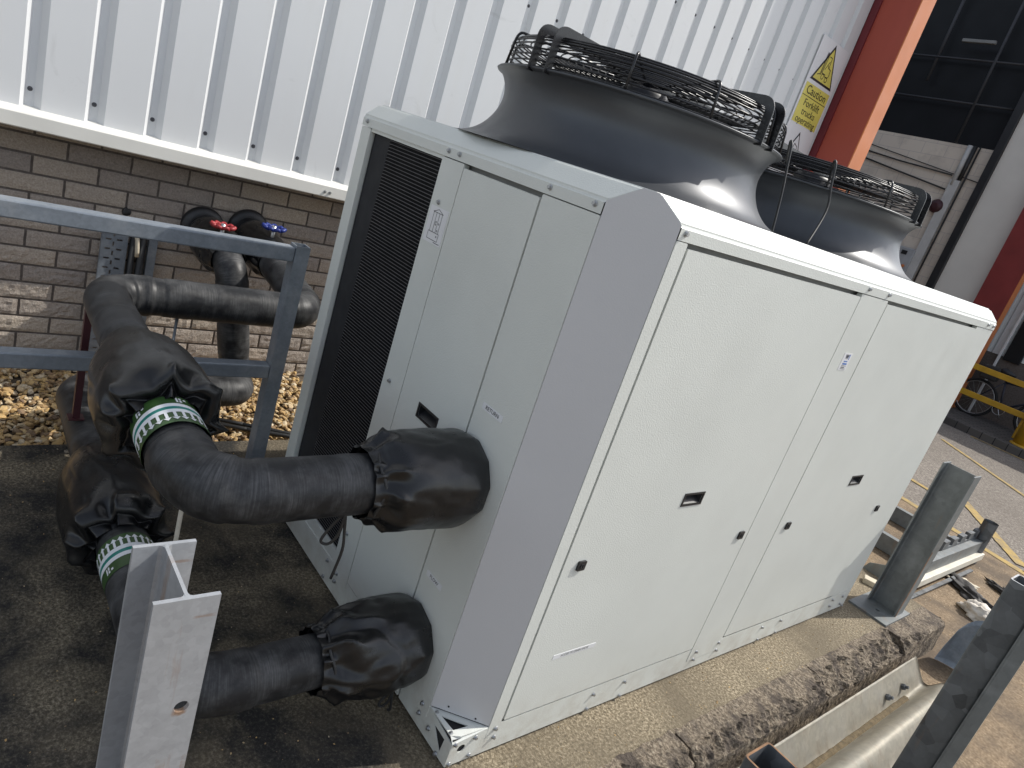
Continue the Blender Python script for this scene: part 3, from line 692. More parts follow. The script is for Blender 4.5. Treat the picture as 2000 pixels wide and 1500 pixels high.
# chamfered corner panel
cu = V((C1, C2, 0)).normalized(); cl_ = math.hypot(C1, C2); f1 = BX / C2 * cl_; 
bm = bmesh.new()
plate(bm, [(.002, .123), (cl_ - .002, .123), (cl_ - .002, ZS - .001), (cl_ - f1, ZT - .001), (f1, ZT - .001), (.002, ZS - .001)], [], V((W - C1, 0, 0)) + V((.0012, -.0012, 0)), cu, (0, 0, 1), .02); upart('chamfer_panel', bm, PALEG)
for s, z in ((.055, .142), (.145, .133)):
    bm = bmesh.new(); bmesh.ops.create_cone(bm, cap_ends=True, segments=12, radius1=.003, radius2=.003, depth=.002); o = upart('screw_hole', bm, DARKHOLE)
    p = V((W - C1, 0, 0)) + cu * s + V((0, 0, z)); n = V((1, -1, 0)).normalized(); o.matrix_local = Matrix.Translation(p + n * .0022 + UO) @ n.to_track_quat('Z', 'Y').to_matrix().to_4x4()
# triangular shelf of the base under the chamfer
bm = bmesh.new()
plate(bm, [(W - C1 + .001, .001), (W - .018, .001), (W - .004, .03), (W - .001, C2 - .001)], [[(W - C1 + .045, .014), (W - .032, .020), (W - .028, .075)]], (0, 0, .119), (1, 0, 0), (0, 1, 0), .004); upart('base_shelf', bm, CREAM)
bm = bmesh.new(); A = [bm.verts.new(p) for p in ((W - .018, .001, .119), (W + .001, .002, .100), (W + .001, C2 - .004, .117), (W - .004, C2 - .002, .1192))]; bm.faces.new(A); upart('base_bevel', bm, CREAM)
screw(V((W - C1 + .03, .008, .1195)) + UO, (0, 0, 1), U, .8); screw(V((W - .026, .008, .1195)) + UO, (0, 0, 1), U, .8)
# long side
bm = bmesh.new(); plate(bm, [(.0035, .012), (L, .012), (L, .1205), (.19, .1205), (.13, .117), (.0035, .100)], [circ2(.044, .070, .0145)], (W + .0005, 0, 0), (0, 1, 0), (0, 0, 1), .003); upart('base_rail', bm, CREAM)
sideplate('corner_post', C2, .1815, .060, 1.662, x=W + .001)
DA = sideplate('service_door', .1895, 1.200, .128, 1.650, [rect(.659, .758, .870, .905)], th=.018, x=W + .002)
sideplate('centre_strip', 1.2045, 1.4265, .062, 1.661, x=W + .0022)
DB = sideplate('service_door', 1.4345, 2.475, .130, 1.650, [rect(1.937, 2.036, .855, .890)], th=.018, x=W + .002)
sideplate('corner_post', 2.4795, L, .1225, 1.662, x=W)
pocket('handle', 'side', .659, .758, .870, .905); pocket('handle', 'side', 1.937, 2.036, .855, .890)
def lock(y, z):
    bm = bmesh.new(); plate(bm, rrect(y - .0165, y + .0165, z - .0165, z + .0165, .004, 3), [], (W + .0085, 0, 0), (0, 1, 0), (0, 0, 1), .006)
    o = upart('lock', bm, BLACKP); bm = bmesh.new(); plate(bm, circ2(y, z, .0085), [rect(y - .002, y + .002, z - .005, z + .005)], (W + .0105, 0, 0), (0, 1, 0), (0, 0, 1), .002); obj('keyhole', bm, DARKHOLE, o)
for y, z in ((.262, .700), (1.147, .690), (1.513, .688), (2.434, .680)): lock(y, z)
for y, z in ((.012, .100), (.088, .098), (.086, .027), (.012, .022), (.165, .104), (.171, .067), (1.248, .101), (1.413, .104), (1.251, .060), (1.421, .062), (1.966, .020), (1.96, .092), (1.797, .020), (1.786, .093), (.80, .020), (.795, .088), (.62, .020), (.625, .085), (2.518, .095), (2.518, .054), (2.643, .093), (2.701, .020), (2.66, .04), (.158, 1.683), (1.238, 1.683), (1.409, 1.683), (2.61, 1.683), (2.69, 1.683)): screw(V((W + .0025, y, z)) + UO, (1, 0, 0), U)
# far and hidden faces
bm = bmesh.new(); box(bm, .02, W - .002, L - .012, L, .012, 1.662); upart('far_panel', bm, CREAM)
bm = bmesh.new(); box(bm, .0, .012, .52, L - .014, .012, 1.662); box(bm, -.002, -.0005, .6, L - .2, .2, 1.6); upart('rear_coil_panel', bm, [CREAM])
# roof cap with bevelled edge
bm = bmesh.new()
e = .0015; F0 = [(-e, -e), (W - C1, -e), (W + e, C2), (W + e, L + e), (-e, L + e)]
T = [(-e, BX), (W - C1 + C1 * BX / C2, BX), (W - BX, C2 - C2 * BX / C1), (W - BX, L + e), (-e, L + e)]
r0 = [bm.verts.new((x, y, 1.664)) for x, y in F0]; r1 = [bm.verts.new((x, y, ZS)) for x, y in F0]; r2 = [bm.verts.new((x, y, ZT)) for x, y in T]
ri = [bm.verts.new((x + (.012 if x < .1 else -.012), y + (.012 if y < .5 else -.012), 1.664)) for x, y in F0]
for A, B in ((r0, r1), (r1, r2)):
    for i in range(5):
        j = (i + 1) % 5
        if i == 1: continue
        if A is r1 and i in (3, 4): bm.faces.new((A[i], A[j], B[j], B[i])); continue
        bm.faces.new((A[i], A[j], B[j], B[i]))
bm.faces.new((r1[1], r1[2], r2[2], r2[1]))
bm.faces.new(r2)
for i in (0, 2, 3, 4): j = (i + 1) % 5; bm.faces.new((r0[j], r0[i], ri[i], ri[j]))
ed = [e_ for e_ in bm.edges if (e_.verts[0] in r1 and e_.verts[1] in r1 and abs((e_.verts[0].co - e_.verts[1].co).length) > .5) or (e_.verts[0] in r2 and e_.verts[1] in r2 and (e_.verts[0].co - e_.verts[1].co).length > .5)]
bmesh.ops.bevel(bm, geom=ed, offset=.007, segments=3, affect='EDGES'); upart('roof_cap', bm, CREAM)
bm = bmesh.new(); box(bm, .02, W - .02, .03, L - .02, .0, .0118); upart('rubber_mat', bm, BLACKP)
bm = bmesh.new(); box(bm, 1.32, 1.4435, .0055, .16, .014, .110); upart('base_dark_block', bm, DARKHOLE)  # dark block added behind the base openings so they read as shaded
# labels
def elabel(x0, x1, z0, z1, s, mat=LABELG):
    bm = bmesh.new(); plate(bm, rrect(x0, x1, z0, z1, .002, 2), [], (0, -.0024, 0), (1, 0, 0), (0, 0, 1), .0008); o = upart('label', bm, mat)
    if s: text('lettering', s, BLACKINK, o, ((x0 + x1) / 2, -.0030, (z0 + z1) / 2), (1, 0, 0), (0, 0, 1), None, .017)
    return o
elabel(1.118, 1.214, 1.047, 1.067, 'RETURN')['label'] = 'clear label printed RETURN'; elabel(1.110, 1.196, .461, .481, 'FLOW')['label'] = 'clear label printed FLOW'
bm = bmesh.new(); plate(bm, rrect(.308, .506, .331, .349, .002, 2), [], (W + .0028, 0, 0), (0, 1, 0), (0, 0, 1), .0008); o = upart('label', bm, LABELG); o['label'] = 'clear label printed ACCESS TO DRAIN VALVE'
text('lettering', 'ACCESS TO DRAIN VALVE', BLACKINK, o, (W + .0034, .407, .340), (0, 1, 0), (0, 0, 1), .128, .013)
bm = bmesh.new(); plate(bm, rrect(1.284, 1.348, 1.382, 1.449, .002, 2), [], (W + .003, 0, 0), (0, 1, 0), (0, 0, 1), .003); o = upart('label', bm, LABEL); o['label'] = 'small white and blue maker label'
text('lettering', 'W', simple('navy_ink', (.012, .018, .05), .5), o, (W + .0038, 1.313, 1.434), (0, 1, 0), (0, 0, 1), .026, .024, bold=.0008)
bm = bmesh.new(); seg_x = W + .0036
for y0, y1, z0, z1 in ((1.329, 1.334, 1.424, 1.444), (1.303, 1.330, 1.415, 1.419), (1.300, 1.334, 1.404, 1.410)): plate(bm, rect(y0, y1, z0, z1), [], (seg_x, 0, 0), (0, 1, 0), (0, 0, 1), .0004)
obj('print', bm, BLUEINK, o)
bm = bmesh.new()
for y0, y1, z0, z1 in ((1.298, 1.336, 1.3985, 1.4000), (1.298, 1.328, 1.392, 1.3945), (1.298, 1.338, 1.387, 1.3885)): plate(bm, rect(y0, y1, z0, z1), [], (seg_x, 0, 0), (0, 1, 0), (0, 0, 1), .0004)
obj('print', bm, BLACKINK, o)
bm = bmesh.new(); plate(bm, rect(.592, .696, 1.397, 1.511), [], (0, -.0024, 0), (1, 0, 0), (0, 0, 1), .0008); o = upart('label', bm, LABEL); o['label'] = 'white sticker with line drawing of the cabinet'
bm = bmesh.new()
def eseg(a, b, wd=.0018):
    d = (V((b[0], 0, b[1])) - V((a[0], 0, a[1]))).normalized(); s = V((-d.z, 0, d.x)) * wd / 2; A, B = V((a[0], -.0029, a[1])), V((b[0], -.0029, b[1]))
    bm.faces.new([bm.verts.new(p) for p in (A + s, B + s, B - s, A - s)])
def poly(p, wd=.0017):
    for a, b in zip(p, p[1:] + p[:1]): eseg(a, b, wd)
poly([(.618, 1.432), (.618, 1.494), (.668, 1.494), (.668, 1.432)]); poly([(.614, 1.494), (.643, 1.505), (.672, 1.494)]); poly([(.612, 1.408), (.612, 1.432), (.674, 1.432), (.674, 1.408)]); eseg((.635, 1.432), (.635, 1.494)); eseg((.652, 1.432), (.652, 1.494))
for x, z in ((.640, 1.455), (.640, 1.463), (.657, 1.46), (.657, 1.438), (.661, 1.42)): poly([(x, z), (x, z + .004), (x + .005, z + .004), (x + .005, z)], .0016)
eseg((.655, 1.4025), (.690, 1.4025), .002)
obj('print', bm, BLACKINK, o, recalc=False)
# fans
FX, FY, FR, FZ = .724, .621, .505, 1.984
def spline(p, n=6):
    out = []
    for i in range(len(p) - 1):
        a = p[max(0, i - 1)]; b = p[i]; c_ = p[i + 1]; d = p[min(len(p) - 1, i + 2)]
        for k in range(n):
            t_ = k / n; out.append(tuple(.5 * ((2 * b[q]) + (-a[q] + c_[q]) * t_ + (2 * a[q] - 5 * b[q] + 4 * c_[q] - d[q]) * t_ ** 2 + (-a[q] + 3 * b[q] - 3 * c_[q] + d[q]) * t_ ** 3) for q in range(2)))
    return out + [p[-1]]
bm = bmesh.new(); H = FZ - ZT
pr = [(.595, .001), (.575, .004), (.552, .012), (.524, .028), (.496, .055), (.474, .09), (.462, .125), (.460, .155), (.466, .185), (.478, .208), (.490, .222)]
pr = spline(pr, 5) + [(.496, H - .006), (.503, H - .004), (.506, H), (.503, H + .003), (.494, H + .002), (.480, H - .015), (.462, H - .05), (.452, H - .08), (.450, .08), (.46, .02)]
lathe(bm, (0, 0, 0), pr, 128)
cowl = obj('fan_cowl', bm, COWL, U); cowl.location = V((FX, FY, ZT)) + UO
GZ = H + .104
bm = bmesh.new()
for r, z in [(.476, H + .008), (.478, H + .025), (.479, H + .042), (.479, H + .058), (.479, H + .073), (.477, H + .084), (.471, H + .092), (.460, H + .099)]: tube(bm, circle((0, 0), r, z, 72), .0029, 5, closed=True)
for i in range(13): r = .446 - i * .027; tube(bm, circle((0, 0), r, GZ - .0035 - .012 * (1 - r / .45), 64), .0027, 5, closed=True)
for k in range(12):
    a = k * PI / 6 + math.radians(7); d = V((math.cos(a), math.sin(a), 0))
    pth = fillet([d * .494 + V((0, 0, H - .004)), d * .483 + V((0, 0, H + .088)), d * .474 + V((0, 0, GZ + .004)), d * .10 + V((0, 0, GZ - .008))], .022, .2, 5)
    tube(bm, pth, .0042, 6)
obj('fan_guard', bm, WIRE, cowl)
def strap(a0, off):
    bm = bmesh.new(); d = V((math.cos(a0), math.sin(a0), 0)); s = V((-d.y, d.x, 0)); c0 = s * off; rr = math.sqrt(.500 ** 2 - off ** 2)
    p = fillet([d * rr + c0 + V((0, 0, H - .010)), d * (rr - .004) + c0 + V((0, 0, GZ + .010)), -d * (rr - .004) + c0 + V((0, 0, GZ + .010)), -d * rr + c0 + V((0, 0, H - .010))], .03, .25, 8)
    L_ = []
    for i, q in enumerate(p):
        tn = (p[min(i + 1, len(p) - 1)] - p[max(i - 1, 0)]).normalized(); nn = tn.cross(s).normalized()
        L_.append([bm.verts.new(q + s * sa + nn * na) for sa, na in ((-.002, -.014), (.002, -.014), (.002, .014), (-.002, .014))])
    for A, B in zip(L_, L_[1:]):
        for k in range(4): bm.faces.new((A[k], A[(k + 1) % 4], B[(k + 1) % 4], B[k]))
    obj('strap', bm, WIRE, cowl)
for a0 in (math.radians(4), math.radians(94)):
    for off in (-.036, .036): strap(a0, off)
bm = bmesh.new(); lathe(bm, (0, 0, 0), [(.08, H - .12), (.085, H - .02), (.085, H + .07), (.07, H + .085)], 32, cap0=True, cap1=True); obj('motor', bm, BLACKP, cowl)
for k in range(5):
    bm = bmesh.new(); g = []
    for i in range(9):
        r = .08 + .36 * i / 8; row = []
        for j in range(7):
            a = k * 2 * PI / 5 + (j / 6 - .5) * (.95 - .25 * i / 8) + .25 * (i / 8) ** 2; row.append(bm.verts.new((r * math.cos(a), r * math.sin(a), H - .09 + (j / 6 - .5) * .10)))
        g.append(row)
    for A, B in zip(g, g[1:]):
        for j in range(6): bm.faces.new((A[j], A[j + 1], B[j + 1], B[j]))
    bmesh.ops.solidify(bm, geom=bm.faces[:], thickness=.004); obj('fan_blade', bm, BLACKP, cowl, smooth=True)
cowl2 = copy_tree(cowl, U, (0, 1.235, 0))
for ax, ay, bx_, by_ in ((.962, 1.19, 1.06, 1.16), (1.02, 1.44, 1.13, 1.30)):
    bm = bmesh.new(); p = [(ax - .02, ay + .06, 2.02), (ax - .005, ay + .01, 2.085), (ax + .012, ay, 2.075), (ax + .03, ay, 2.0), (ax + .06, ay - .01, 1.9), (bx_, by_, 1.757)]
    q = []
    for i in range(len(p) - 1):
        a, b, c_, d = [V(p[max(0, min(len(p) - 1, i + j))]) for j in (-1, 0, 1, 2)]
        for k in range(6): t_ = k / 6; q.append(.5 * ((2 * b) + (c_ - a) * t_ + (2 * a - 5 * b + 4 * c_ - d) * t_ ** 2 + (3 * b - a - 3 * c_ + d) * t_ ** 3))
    tube(bm, q + [V(p[-1])], .0045, 8); upart('cable', bm, CABLE)

# ------------------------------------------------------------------ insulated pipes
def pipe(bm, pts, rad, r, uv, seed=0):
    path = fillet(pts, rad, .007, 24); rr = []; s = 0; rg = random.Random(seed); lap = rg.uniform(.08, .2); base_r = r
    corner = [V(p) for p in pts[1:-1]]
    for i, p in enumerate(path):
        if i: s += (p - path[i - 1]).length
        near = min([(p - c_).length for c_ in corner] + [9])
        if s > lap:
            lap = s + (rg.uniform(.018, .05) if near < .17 else rg.uniform(.12, .34)); base_r = r + rg.uniform(-.0022, .0032)
        rr.append(base_r + .0012 * noise.noise(p * 14))
    tube(bm, path, r, 40, radii=rr, uv=uv); 
def bag(name, A, B, prof, parent, off, pleats, seed, nth=144, ns=90, dent=.006, sag=0., poly=None):
    A, B = V(A), V(B); d = (B - A); Ln = d.length; d.normalize(); u, v = frame_of(d); bm = bmesh.new(); rows = []
    pp = spline(prof, 10); rg = random.Random(seed); ph = [rg.uniform(0, 6.28) for _ in range(12)]
    samp = []
    for i in range(ns + 1):
        q = i * (len(pp) - 1) / ns; k = min(int(q), len(pp) - 2); fr = q - k
        samp.append((pp[k][0] + (pp[k + 1][0] - pp[k][0]) * fr, pp[k][1] + (pp[k + 1][1] - pp[k][1]) * fr))
    for t_, r in samp:
        row = []
        for k in range(nth):
            th = 2 * PI * k / nth; cs, sn = math.cos(th), math.sin(th); rad = r
            for (t0, wd, amp, nf, sd) in pleats:
                g = math.exp(-((t_ - t0) / wd) ** 2)
                if g > .01:
                    wob = 1.1 * noise.noise(V((cs * 1.7, sn * 1.7, sd))) + .5 * math.sin(2 * th + ph[1]) + 2.2 * (t_ - t0)
                    a = nf * th / 2 + wob * 1.6
                    rid = 1 - 1.75 * abs(math.sin(a)) ** .8
                    am = .45 + .75 * (noise.noise(V((cs * 2.4 + sd, sn * 2.4, 3))) + .5)
                    a2 = nf * .9 * th + 2.5 * noise.noise(V((cs * 2, sn * 2, sd + 4))) + 3 * t_
                    rad += g * amp * (rid * am + .28 * math.sin(a2))
            if poly and t_ > poly[0] - .25:   # faceted hem
                kk = min(1, max(0, (t_ - poly[0] + .25) / .25)); th2 = (th + .3) % (2 * PI / poly[1]) - PI / poly[1]
                rad *= 1 - kk * (1 - math.cos(PI / poly[1]) / math.cos(th2)) * -.0 - kk * .9 * (1 - math.cos(PI / poly[1]) / max(.5, math.cos(th2)))
            env = math.sin(PI * min(1, max(0, t_)))
            rad += dent * env * (noise.noise(V((cs * 1.6, sn * 1.6, t_ * 3 + seed))) + .5 * noise.noise(V((cs * 4, sn * 4, t_ * 6 + seed))))
            # a few long soft tension creases
            rad -= .35 * dent * env * max(0, 1 - 9 * abs(noise.noise(V((cs * 1.3 + seed, sn * 1.3, t_ * 1.8)))))
            q = A + d * (Ln * t_) + (u * cs + v * sn) * rad; q.z -= sag * env
            row.append(bm.verts.new(q))
        rows.append(row)
    for P, Q in zip(rows, rows[1:]):
        for k in range(nth): f = bm.faces.new((P[k], P[(k + 1) % nth], Q[(k + 1) % nth], Q[k])); f.smooth = True
    o = obj(name, bm, VINYL, parent); o.location = off; return o
def cord(parts, parent, off, r=.0042):
    bm = bmesh.new()
    for p in parts:
        q = []
        for i in range(len(p) - 1):
            a, b, c_, d = [V(p[max(0, min(len(p) - 1, i + j))]) for j in (-1, 0, 1, 2)]
            for k in range(6): t_ = k / 6; q.append(.5 * ((2 * b) + (c_ - a) * t_ + (2 * a - 5 * b + 4 * c_ - d) * t_ ** 2 + (3 * b - a - 3 * c_ + d) * t_ ** 3))
        tube(bm, q + [V(p[-1])], r, 8)
    o = obj('drawstring', bm, CABLE, parent); o.location = off; return o
def bow(c, s=1.0, drop=.15):
    c = V(c); return [[c, c + V((-.01, -.02, -.04)) * s, c + V((-.012, -.035, -.075)) * s, c + V((-.004, -.02, -.08)) * s, c + V((.004, -.006, -.05)) * s, c],
                      [c, c + V((.006, .004, -.04)) * s, c + V((.012, .008, -.09)) * s, c + V((.004, .004, -drop)) * s]]
def band(A, B, r, parent, off, flip=False, seed=0):
    """printed tape: green with white-teal-white stripe, row of arrows, text fragments"""
    A, B = V(A), V(B); d = (B - A); Ln = d.length; d.normalize(); u, v = frame_of(d); n = 64
    P = lambda s, th, dr=0: A + d * s + (u * math.cos(th) + v * math.sin(th)) * (r + dr)
    def ring(name, s0, s1, dr, mat, par):
        bm = bmesh.new(); R0 = [bm.verts.new(P(s0, 2 * PI * k / n, dr)) for k in range(n)]; R1 = [bm.verts.new(P(s1, 2 * PI * k / n, dr)) for k in range(n)]
        for k in range(n): f = bm.faces.new((R0[k], R0[(k + 1) % n], R1[(k + 1) % n], R1[k])); f.smooth = True
        o = obj(name, bm, mat, par)
        if par is parent: o.location = off
        return o
    o = ring('marker_band', 0, Ln, 0, GREEN, parent); f = (lambda a: Ln - a) if flip else (lambda a: a)
    for nm, a, b, dr, mm in (('stripe', .30, .42, .0008, WHITE), ('stripe', .42, .52, .0008, TEAL), ('stripe', .52, .64, .0008, WHITE)): ring(nm, f(a * Ln), f(b * Ln), dr, mm, o)
    bm = bmesh.new(); sg = -1 if flip else 1
    for k in range(26):
        th = 2 * PI * k / 26; s0 = f(.64 * Ln); s1 = f(.83 * Ln); s2 = f(.93 * Ln); w1 = .0035 / r; w2 = .0095 / r; dr = .0012
        bm.faces.new([bm.verts.new(P(s, th + a, dr)) for s, a in ((s0, -w1), (s1, -w1), (s1, w1), (s0, w1))])
        bm.faces.new([bm.verts.new(P(s, th + a, dr)) for s, a in ((s1, -w2), (s2, 0), (s1, w2))])
    obj('arrows', bm, WHITE, o, recalc=False)
    bm = bmesh.new()
    for k in range(5):
        th = 2 * PI * k / 5 + .5
        for j, (a, b, c0, c1) in enumerate(((.08, .25, -.008, -.003), (.08, .15, .0, .006), (.17, .25, .0, .006), (.10, .16, .011, .018))):
            bm.faces.new([bm.verts.new(P(f(s * Ln), th + q / r, .0012)) for s, q in ((a, c0), (b, c0), (b, c1), (a, c1))])
    obj('print', bm, WHITE, o, recalc=False)
    return o
def handwheel(c, mat, parent, off, name='valve_handle'):
    c = V(c); bm = bmesh.new(); p = []
    for k in range(56): a = 2 * PI * k / 56; r = .052 + .006 * math.cos(9 * a); p.append(c + V((r * math.cos(a), r * math.sin(a), .004 * math.cos(9 * a))))
    tube(bm, p, .010, 8, closed=True)
    for k in range(5): a = 2 * PI * k / 5; tube(bm, [c + V((0, 0, -.008)), c + V((.05 * math.cos(a), .05 * math.sin(a), 0))], .006, 6)
    o = obj(name, bm, mat, parent); o.location = off
    bm = bmesh.new(); tube(bm, [c + V((0, 0, -.10)), c + V((0, 0, .012))], .011, 10); obj('spindle', bm, STEEL, o); return o

PR = .078
# return (upper) run
RT = thing('return_pipe', 'upper black insulated pipe run from RETURN connection to blue valve', 'pipe', (1.13, -.3, .83)); RO = -V((1.13, -.3, .83))
bm = bmesh.new(); uv = bm.loops.layers.uv.new('UVMap')
pipe(bm, [(1.13, .0, .83), (1.14, -.745, .83), (-.42, -.685, .775), (-.42, .165, .775), (-1.68, .255, .862)], [.14, .14, .12], PR, uv, 1)
o = obj('insulation', bm, RUB, RT); o.location = RO
bag('valve_jacket', (1.13, -.345, .83), (1.13, -.002, .83), [(0, .094), (.05, .098), (.10, .104), (.14, .118), (.20, .130), (.32, .138), (.55, .142), (.80, .143), (.92, .140), (1.0, .130)], RT, RO, [(.15, .075, .019, 9, 1.3), (.04, .05, .009, 13, 4.)], 11, poly=(.92, 11))
cord(bow((1.11, -.345, .725), 1.25, .17), RT, RO)
bm = bmesh.new(); tube(bm, [V((1.13 + .095 * math.cos(a * PI / 16), -.322 + .006 * math.sin(a), .83 + .095 * math.sin(a * PI / 16))) for a in range(32)], .0045, 8, closed=True); o = obj('drawstring', bm, CABLE, RT); o.location = RO
Ru = lambda x: V((x, -.745 + (1.14 - x) * .06 / 1.56, .83 - (1.14 - x) * .055 / 1.56))
bag('strainer_jacket', Ru(.23), Ru(.80), [(0, .084), (.05, .090), (.14, .104), (.30, .128), (.50, .144), (.70, .152), (.82, .152), (.90, .148), (.945, .136), (.955, .115), (.935, .092), (.99, .083)], RT, RO, [(.93, .055, .024, 8, 7.7), (.03, .05, .004, 12, 2.)], 23, dent=.007)
cord(bow(Ru(.80) + V((.01, .03, -.08)), .6, .1), RT, RO)
band(Ru(.775), Ru(.925), PR + .0045, RT, RO)
bag('valve_jacket', (-1.04, .209, .819), (-1.52, .243, .852), [(0, .085), (.06, .096), (.2, .112), (.5, .120), (.8, .115), (1.0, .088)], RT, RO, [(.08, .07, .008, 9, 3.)], 31)
handwheel((-1.16, .215, .990), BLUEH, RT, RO)
bm = bmesh.new(); lathe(bm, (0, 0, 0), [(.115, -.02), (.120, .0), (.112, .025), (.07, .027)], 32); bmesh.ops.rotate(bm, verts=bm.verts, matrix=Matrix.Rotation(PI / 2, 3, 'Y')); bmesh.ops.translate(bm, verts=bm.verts, vec=(-1.63, .251, .859)); o = obj('wall_collar', bm, BLACKP, RT); o.location = RO
# flow (lower) run
FT = thing('flow_pipe', 'lower black insulated pipe run from FLOW connection to red valve', 'pipe', (1.13, -.3, .235)); FO = -V((1.13, -.3, .235))
bm = bmesh.new(); uv = bm.loops.layers.uv.new('UVMap')
pipe(bm, [(1.13, .0, .235), (1.135, -.715, .235), (-.87, -.665, .150), (-.87, .105, .150), (-1.03, .115, .150), (-1.03, -.01, .785), (-1.68, .0, .825)], [.14, .14, .11, .1, .12], PR, uv, 2)
o = obj('insulation', bm, RUB2, FT); o.location = FO
bag('valve_jacket', (1.13, -.345, .235), (1.13, -.002, .235), [(0, .094), (.05, .098), (.10, .104), (.15, .116), (.22, .128), (.36, .138), (.6, .145), (.80, .146), (.92, .142), (1.0, .130)], FT, FO, [(.17, .10, .020, 8, 5.1), (.04, .05, .009, 13, 4.), (.40, .20, .0085, 5, 2.2)], 47, dent=.012, poly=(.92, 10))
cord(bow((1.19, -.06, .09), .8, .1), FT, FO)
bm = bmesh.new(); tube(bm, [V((1.13 + .096 * math.cos(a * PI / 16), -.318 + .006 * math.sin(a), .235 + .096 * math.sin(a * PI / 16))) for a in range(32)], .0045, 8, closed=True); o = obj('drawstring', bm, CABLE, FT); o.location = FO
Fu = lambda x: V((x, -.715 + (1.135 - x) * .05 / 2.035, .235 - (1.135 - x) * .085 / 2.035))
bag('strainer_jacket', Fu(-.14), Fu(.46), [(0, .084), (.05, .094), (.13, .118), (.26, .142), (.42, .157), (.60, .157), (.78, .152), (.88, .146), (.94, .130), (.955, .110), (.94, .092), (.99, .083)], FT, FO, [(.92, .06, .024, 8, 2.7), (.10, .08, .006, 6, 5.)], 59, dent=.009)
band(Fu(.50), Fu(.66), PR + .0045, FT, FO, flip=True)
bag('valve_jacket', (-1.10, -.009, .789), (-1.55, -.002, .817), [(0, .086), (.06, .098), (.2, .115), (.5, .122), (.8, .116), (1.0, .09)], FT, FO, [(.08, .07, .008, 9, 6.)], 37)
handwheel((-1.19, -.035, .945), REDH, FT, FO)
bm = bmesh.new(); lathe(bm, (0, 0, 0), [(.115, -.02), (.120, .0), (.112, .025), (.07, .027)], 32); bmesh.ops.rotate(bm, verts=bm.verts, matrix=Matrix.Rotation(PI / 2, 3, 'Y')); bmesh.ops.translate(bm, verts=bm.verts, vec=(-1.63, .0, .823)); o = obj('wall_collar', bm, BLACKP, FT); o.location = FO
# pipe supports
bm = bmesh.new(); tube(bm, [(.74, -.64, 0), (.74, -.64, .76)], .007, 8); tag(obj('support_rod', bm, GALV_W), 'thin threaded rod standing between the two black covers', 'rod')
bm = bmesh.new(); tube(bm, [(-.43, -.40, -.08), (-.43, -.40, .71)], .006, 8); tag(obj('support_rod', bm, GALV_B), 'thin grey rod holding up the horizontal pipe near the brick wall', 'rod')
bm = bmesh.new(); box(bm, -.395, -.37, -.74, -.715, .25, .71); box(bm, -.41, -.355, -.755, -.70, .245, .25); tag(obj('support_strut', bm, MAROON), 'dark red strut propped between upper and lower pipes', 'strut')

# ------------------------------------------------------------------ guard rail frame
G = thing('guard_rail', 'galvanised square tube guard rail standing behind the pipes', 'guard rail', (-.23, -.04, 0)); GO = V((.23, .04, 0))
bm = bmesh.new(); box(bm, -.23, -.17, -3.4, -.0745, 1.064, 1.124, .006); o = obj('top_rail', bm, GALV_B, G); o.location = GO
bm = bmesh.new(); box(bm, -.23, -.17, -3.4, -.0745, .542, .602, .006); o = obj('mid_rail', bm, GALV_B, G); o.location = GO
def post(y):
    bm = bmesh.new(); A = [(-.232, y - .03), (-.168, y - .03), (-.168, y + .03), (-.232, y + .03)]; Bq = [(-.228, y - .026), (-.172, y - .026), (-.172, y + .026), (-.228, y + .026)]
    lo = [bm.verts.new((*p, .006)) for p in A]; hi = [bm.verts.new((*p, 1.134)) for p in A]; h2 = [bm.verts.new((*p, 1.134)) for p in Bq]; l2 = [bm.verts.new((*p, .95)) for p in Bq]
    for i in range(4):
        j = (i + 1) % 4
        for X, Y in ((lo, hi), (hi, h2), (h2, l2)): bm.faces.new((X[i], X[j], Y[j], Y[i]))
    bm.faces.new(l2); o = obj('post', bm, GALV_B, G); o.location = GO
    bm = bmesh.new(); box(bm, -.27, -.13, y - .07, y + .07, 0, .006); obj('foot_plate', bm, GALV_B, o)
post(-.044); post(-2.2)

# ------------------------------------------------------------------ cable tray etc. on brick wall
bm = bmesh.new()
slots = []
for i in range(13):
    z = .06 + i * .052
    slots.append(rect(-.478, -.452, z, z + .009)); slots.append(rect(-.425, -.399, z, z + .009))
    slots.append(rect(-.444, -.436, z + .022, z + .045))
plate(bm, rect(-.495, -.375, -.02, .76), slots, (-1.585, 0, 0), (0, 1, 0), (0, 0, 1), .002)
box(bm, -1.605, -1.5845, -.4975, -.4955, -.02, .76); box(bm, -1.605, -1.5845, -.3745, -.3725, -.02, .76)
tag(obj('cable_tray', bm, GALV_B), 'slotted galvanised cable tray running up the brick wall', 'cable tray')
bm = bmesh.new(); tube(bm, [(-1.60, -.345, -.05), (-1.60, -.345, .74)], .017, 10); tag(obj('wall_pipe', bm, CABLE), 'slimmer dark pipe next to the slotted cable tray', 'pipe')
bm = bmesh.new(); tube(bm, [(-1.60, -.30, -.05), (-1.60, -.30, .74)], .02, 10); tag(obj('wall_pipe', bm, CABLE), 'thicker dark pipe beside the blue grey wall channel', 'pipe')
bm = bmesh.new(); tube(bm, [(-1.57, -.345, .76), (-1.555, -.335, .71), (-1.555, -.33, .65), (-1.56, -.327, .62)], .011, 8); tag(obj('cable_tail', bm, TIMB), 'cream cable end hanging beside the cable tray', 'cable')
bm = bmesh.new(); box(bm, -1.638, -1.597, -.268, -.225, .2, .76); tag(obj('wall_channel', bm, GALV_B), 'short blue grey steel channel fixed to the brick wall', 'channel')
bm = bmesh.new(); bmesh.ops.create_icosphere(bm, subdivisions=2, radius=.022)
for v in bm.verts: v.co = v.co * (1 + .35 * noise.noise(v.co * 60)); v.co.x *= .5; v.co += V((-1.64, -.39, .835))
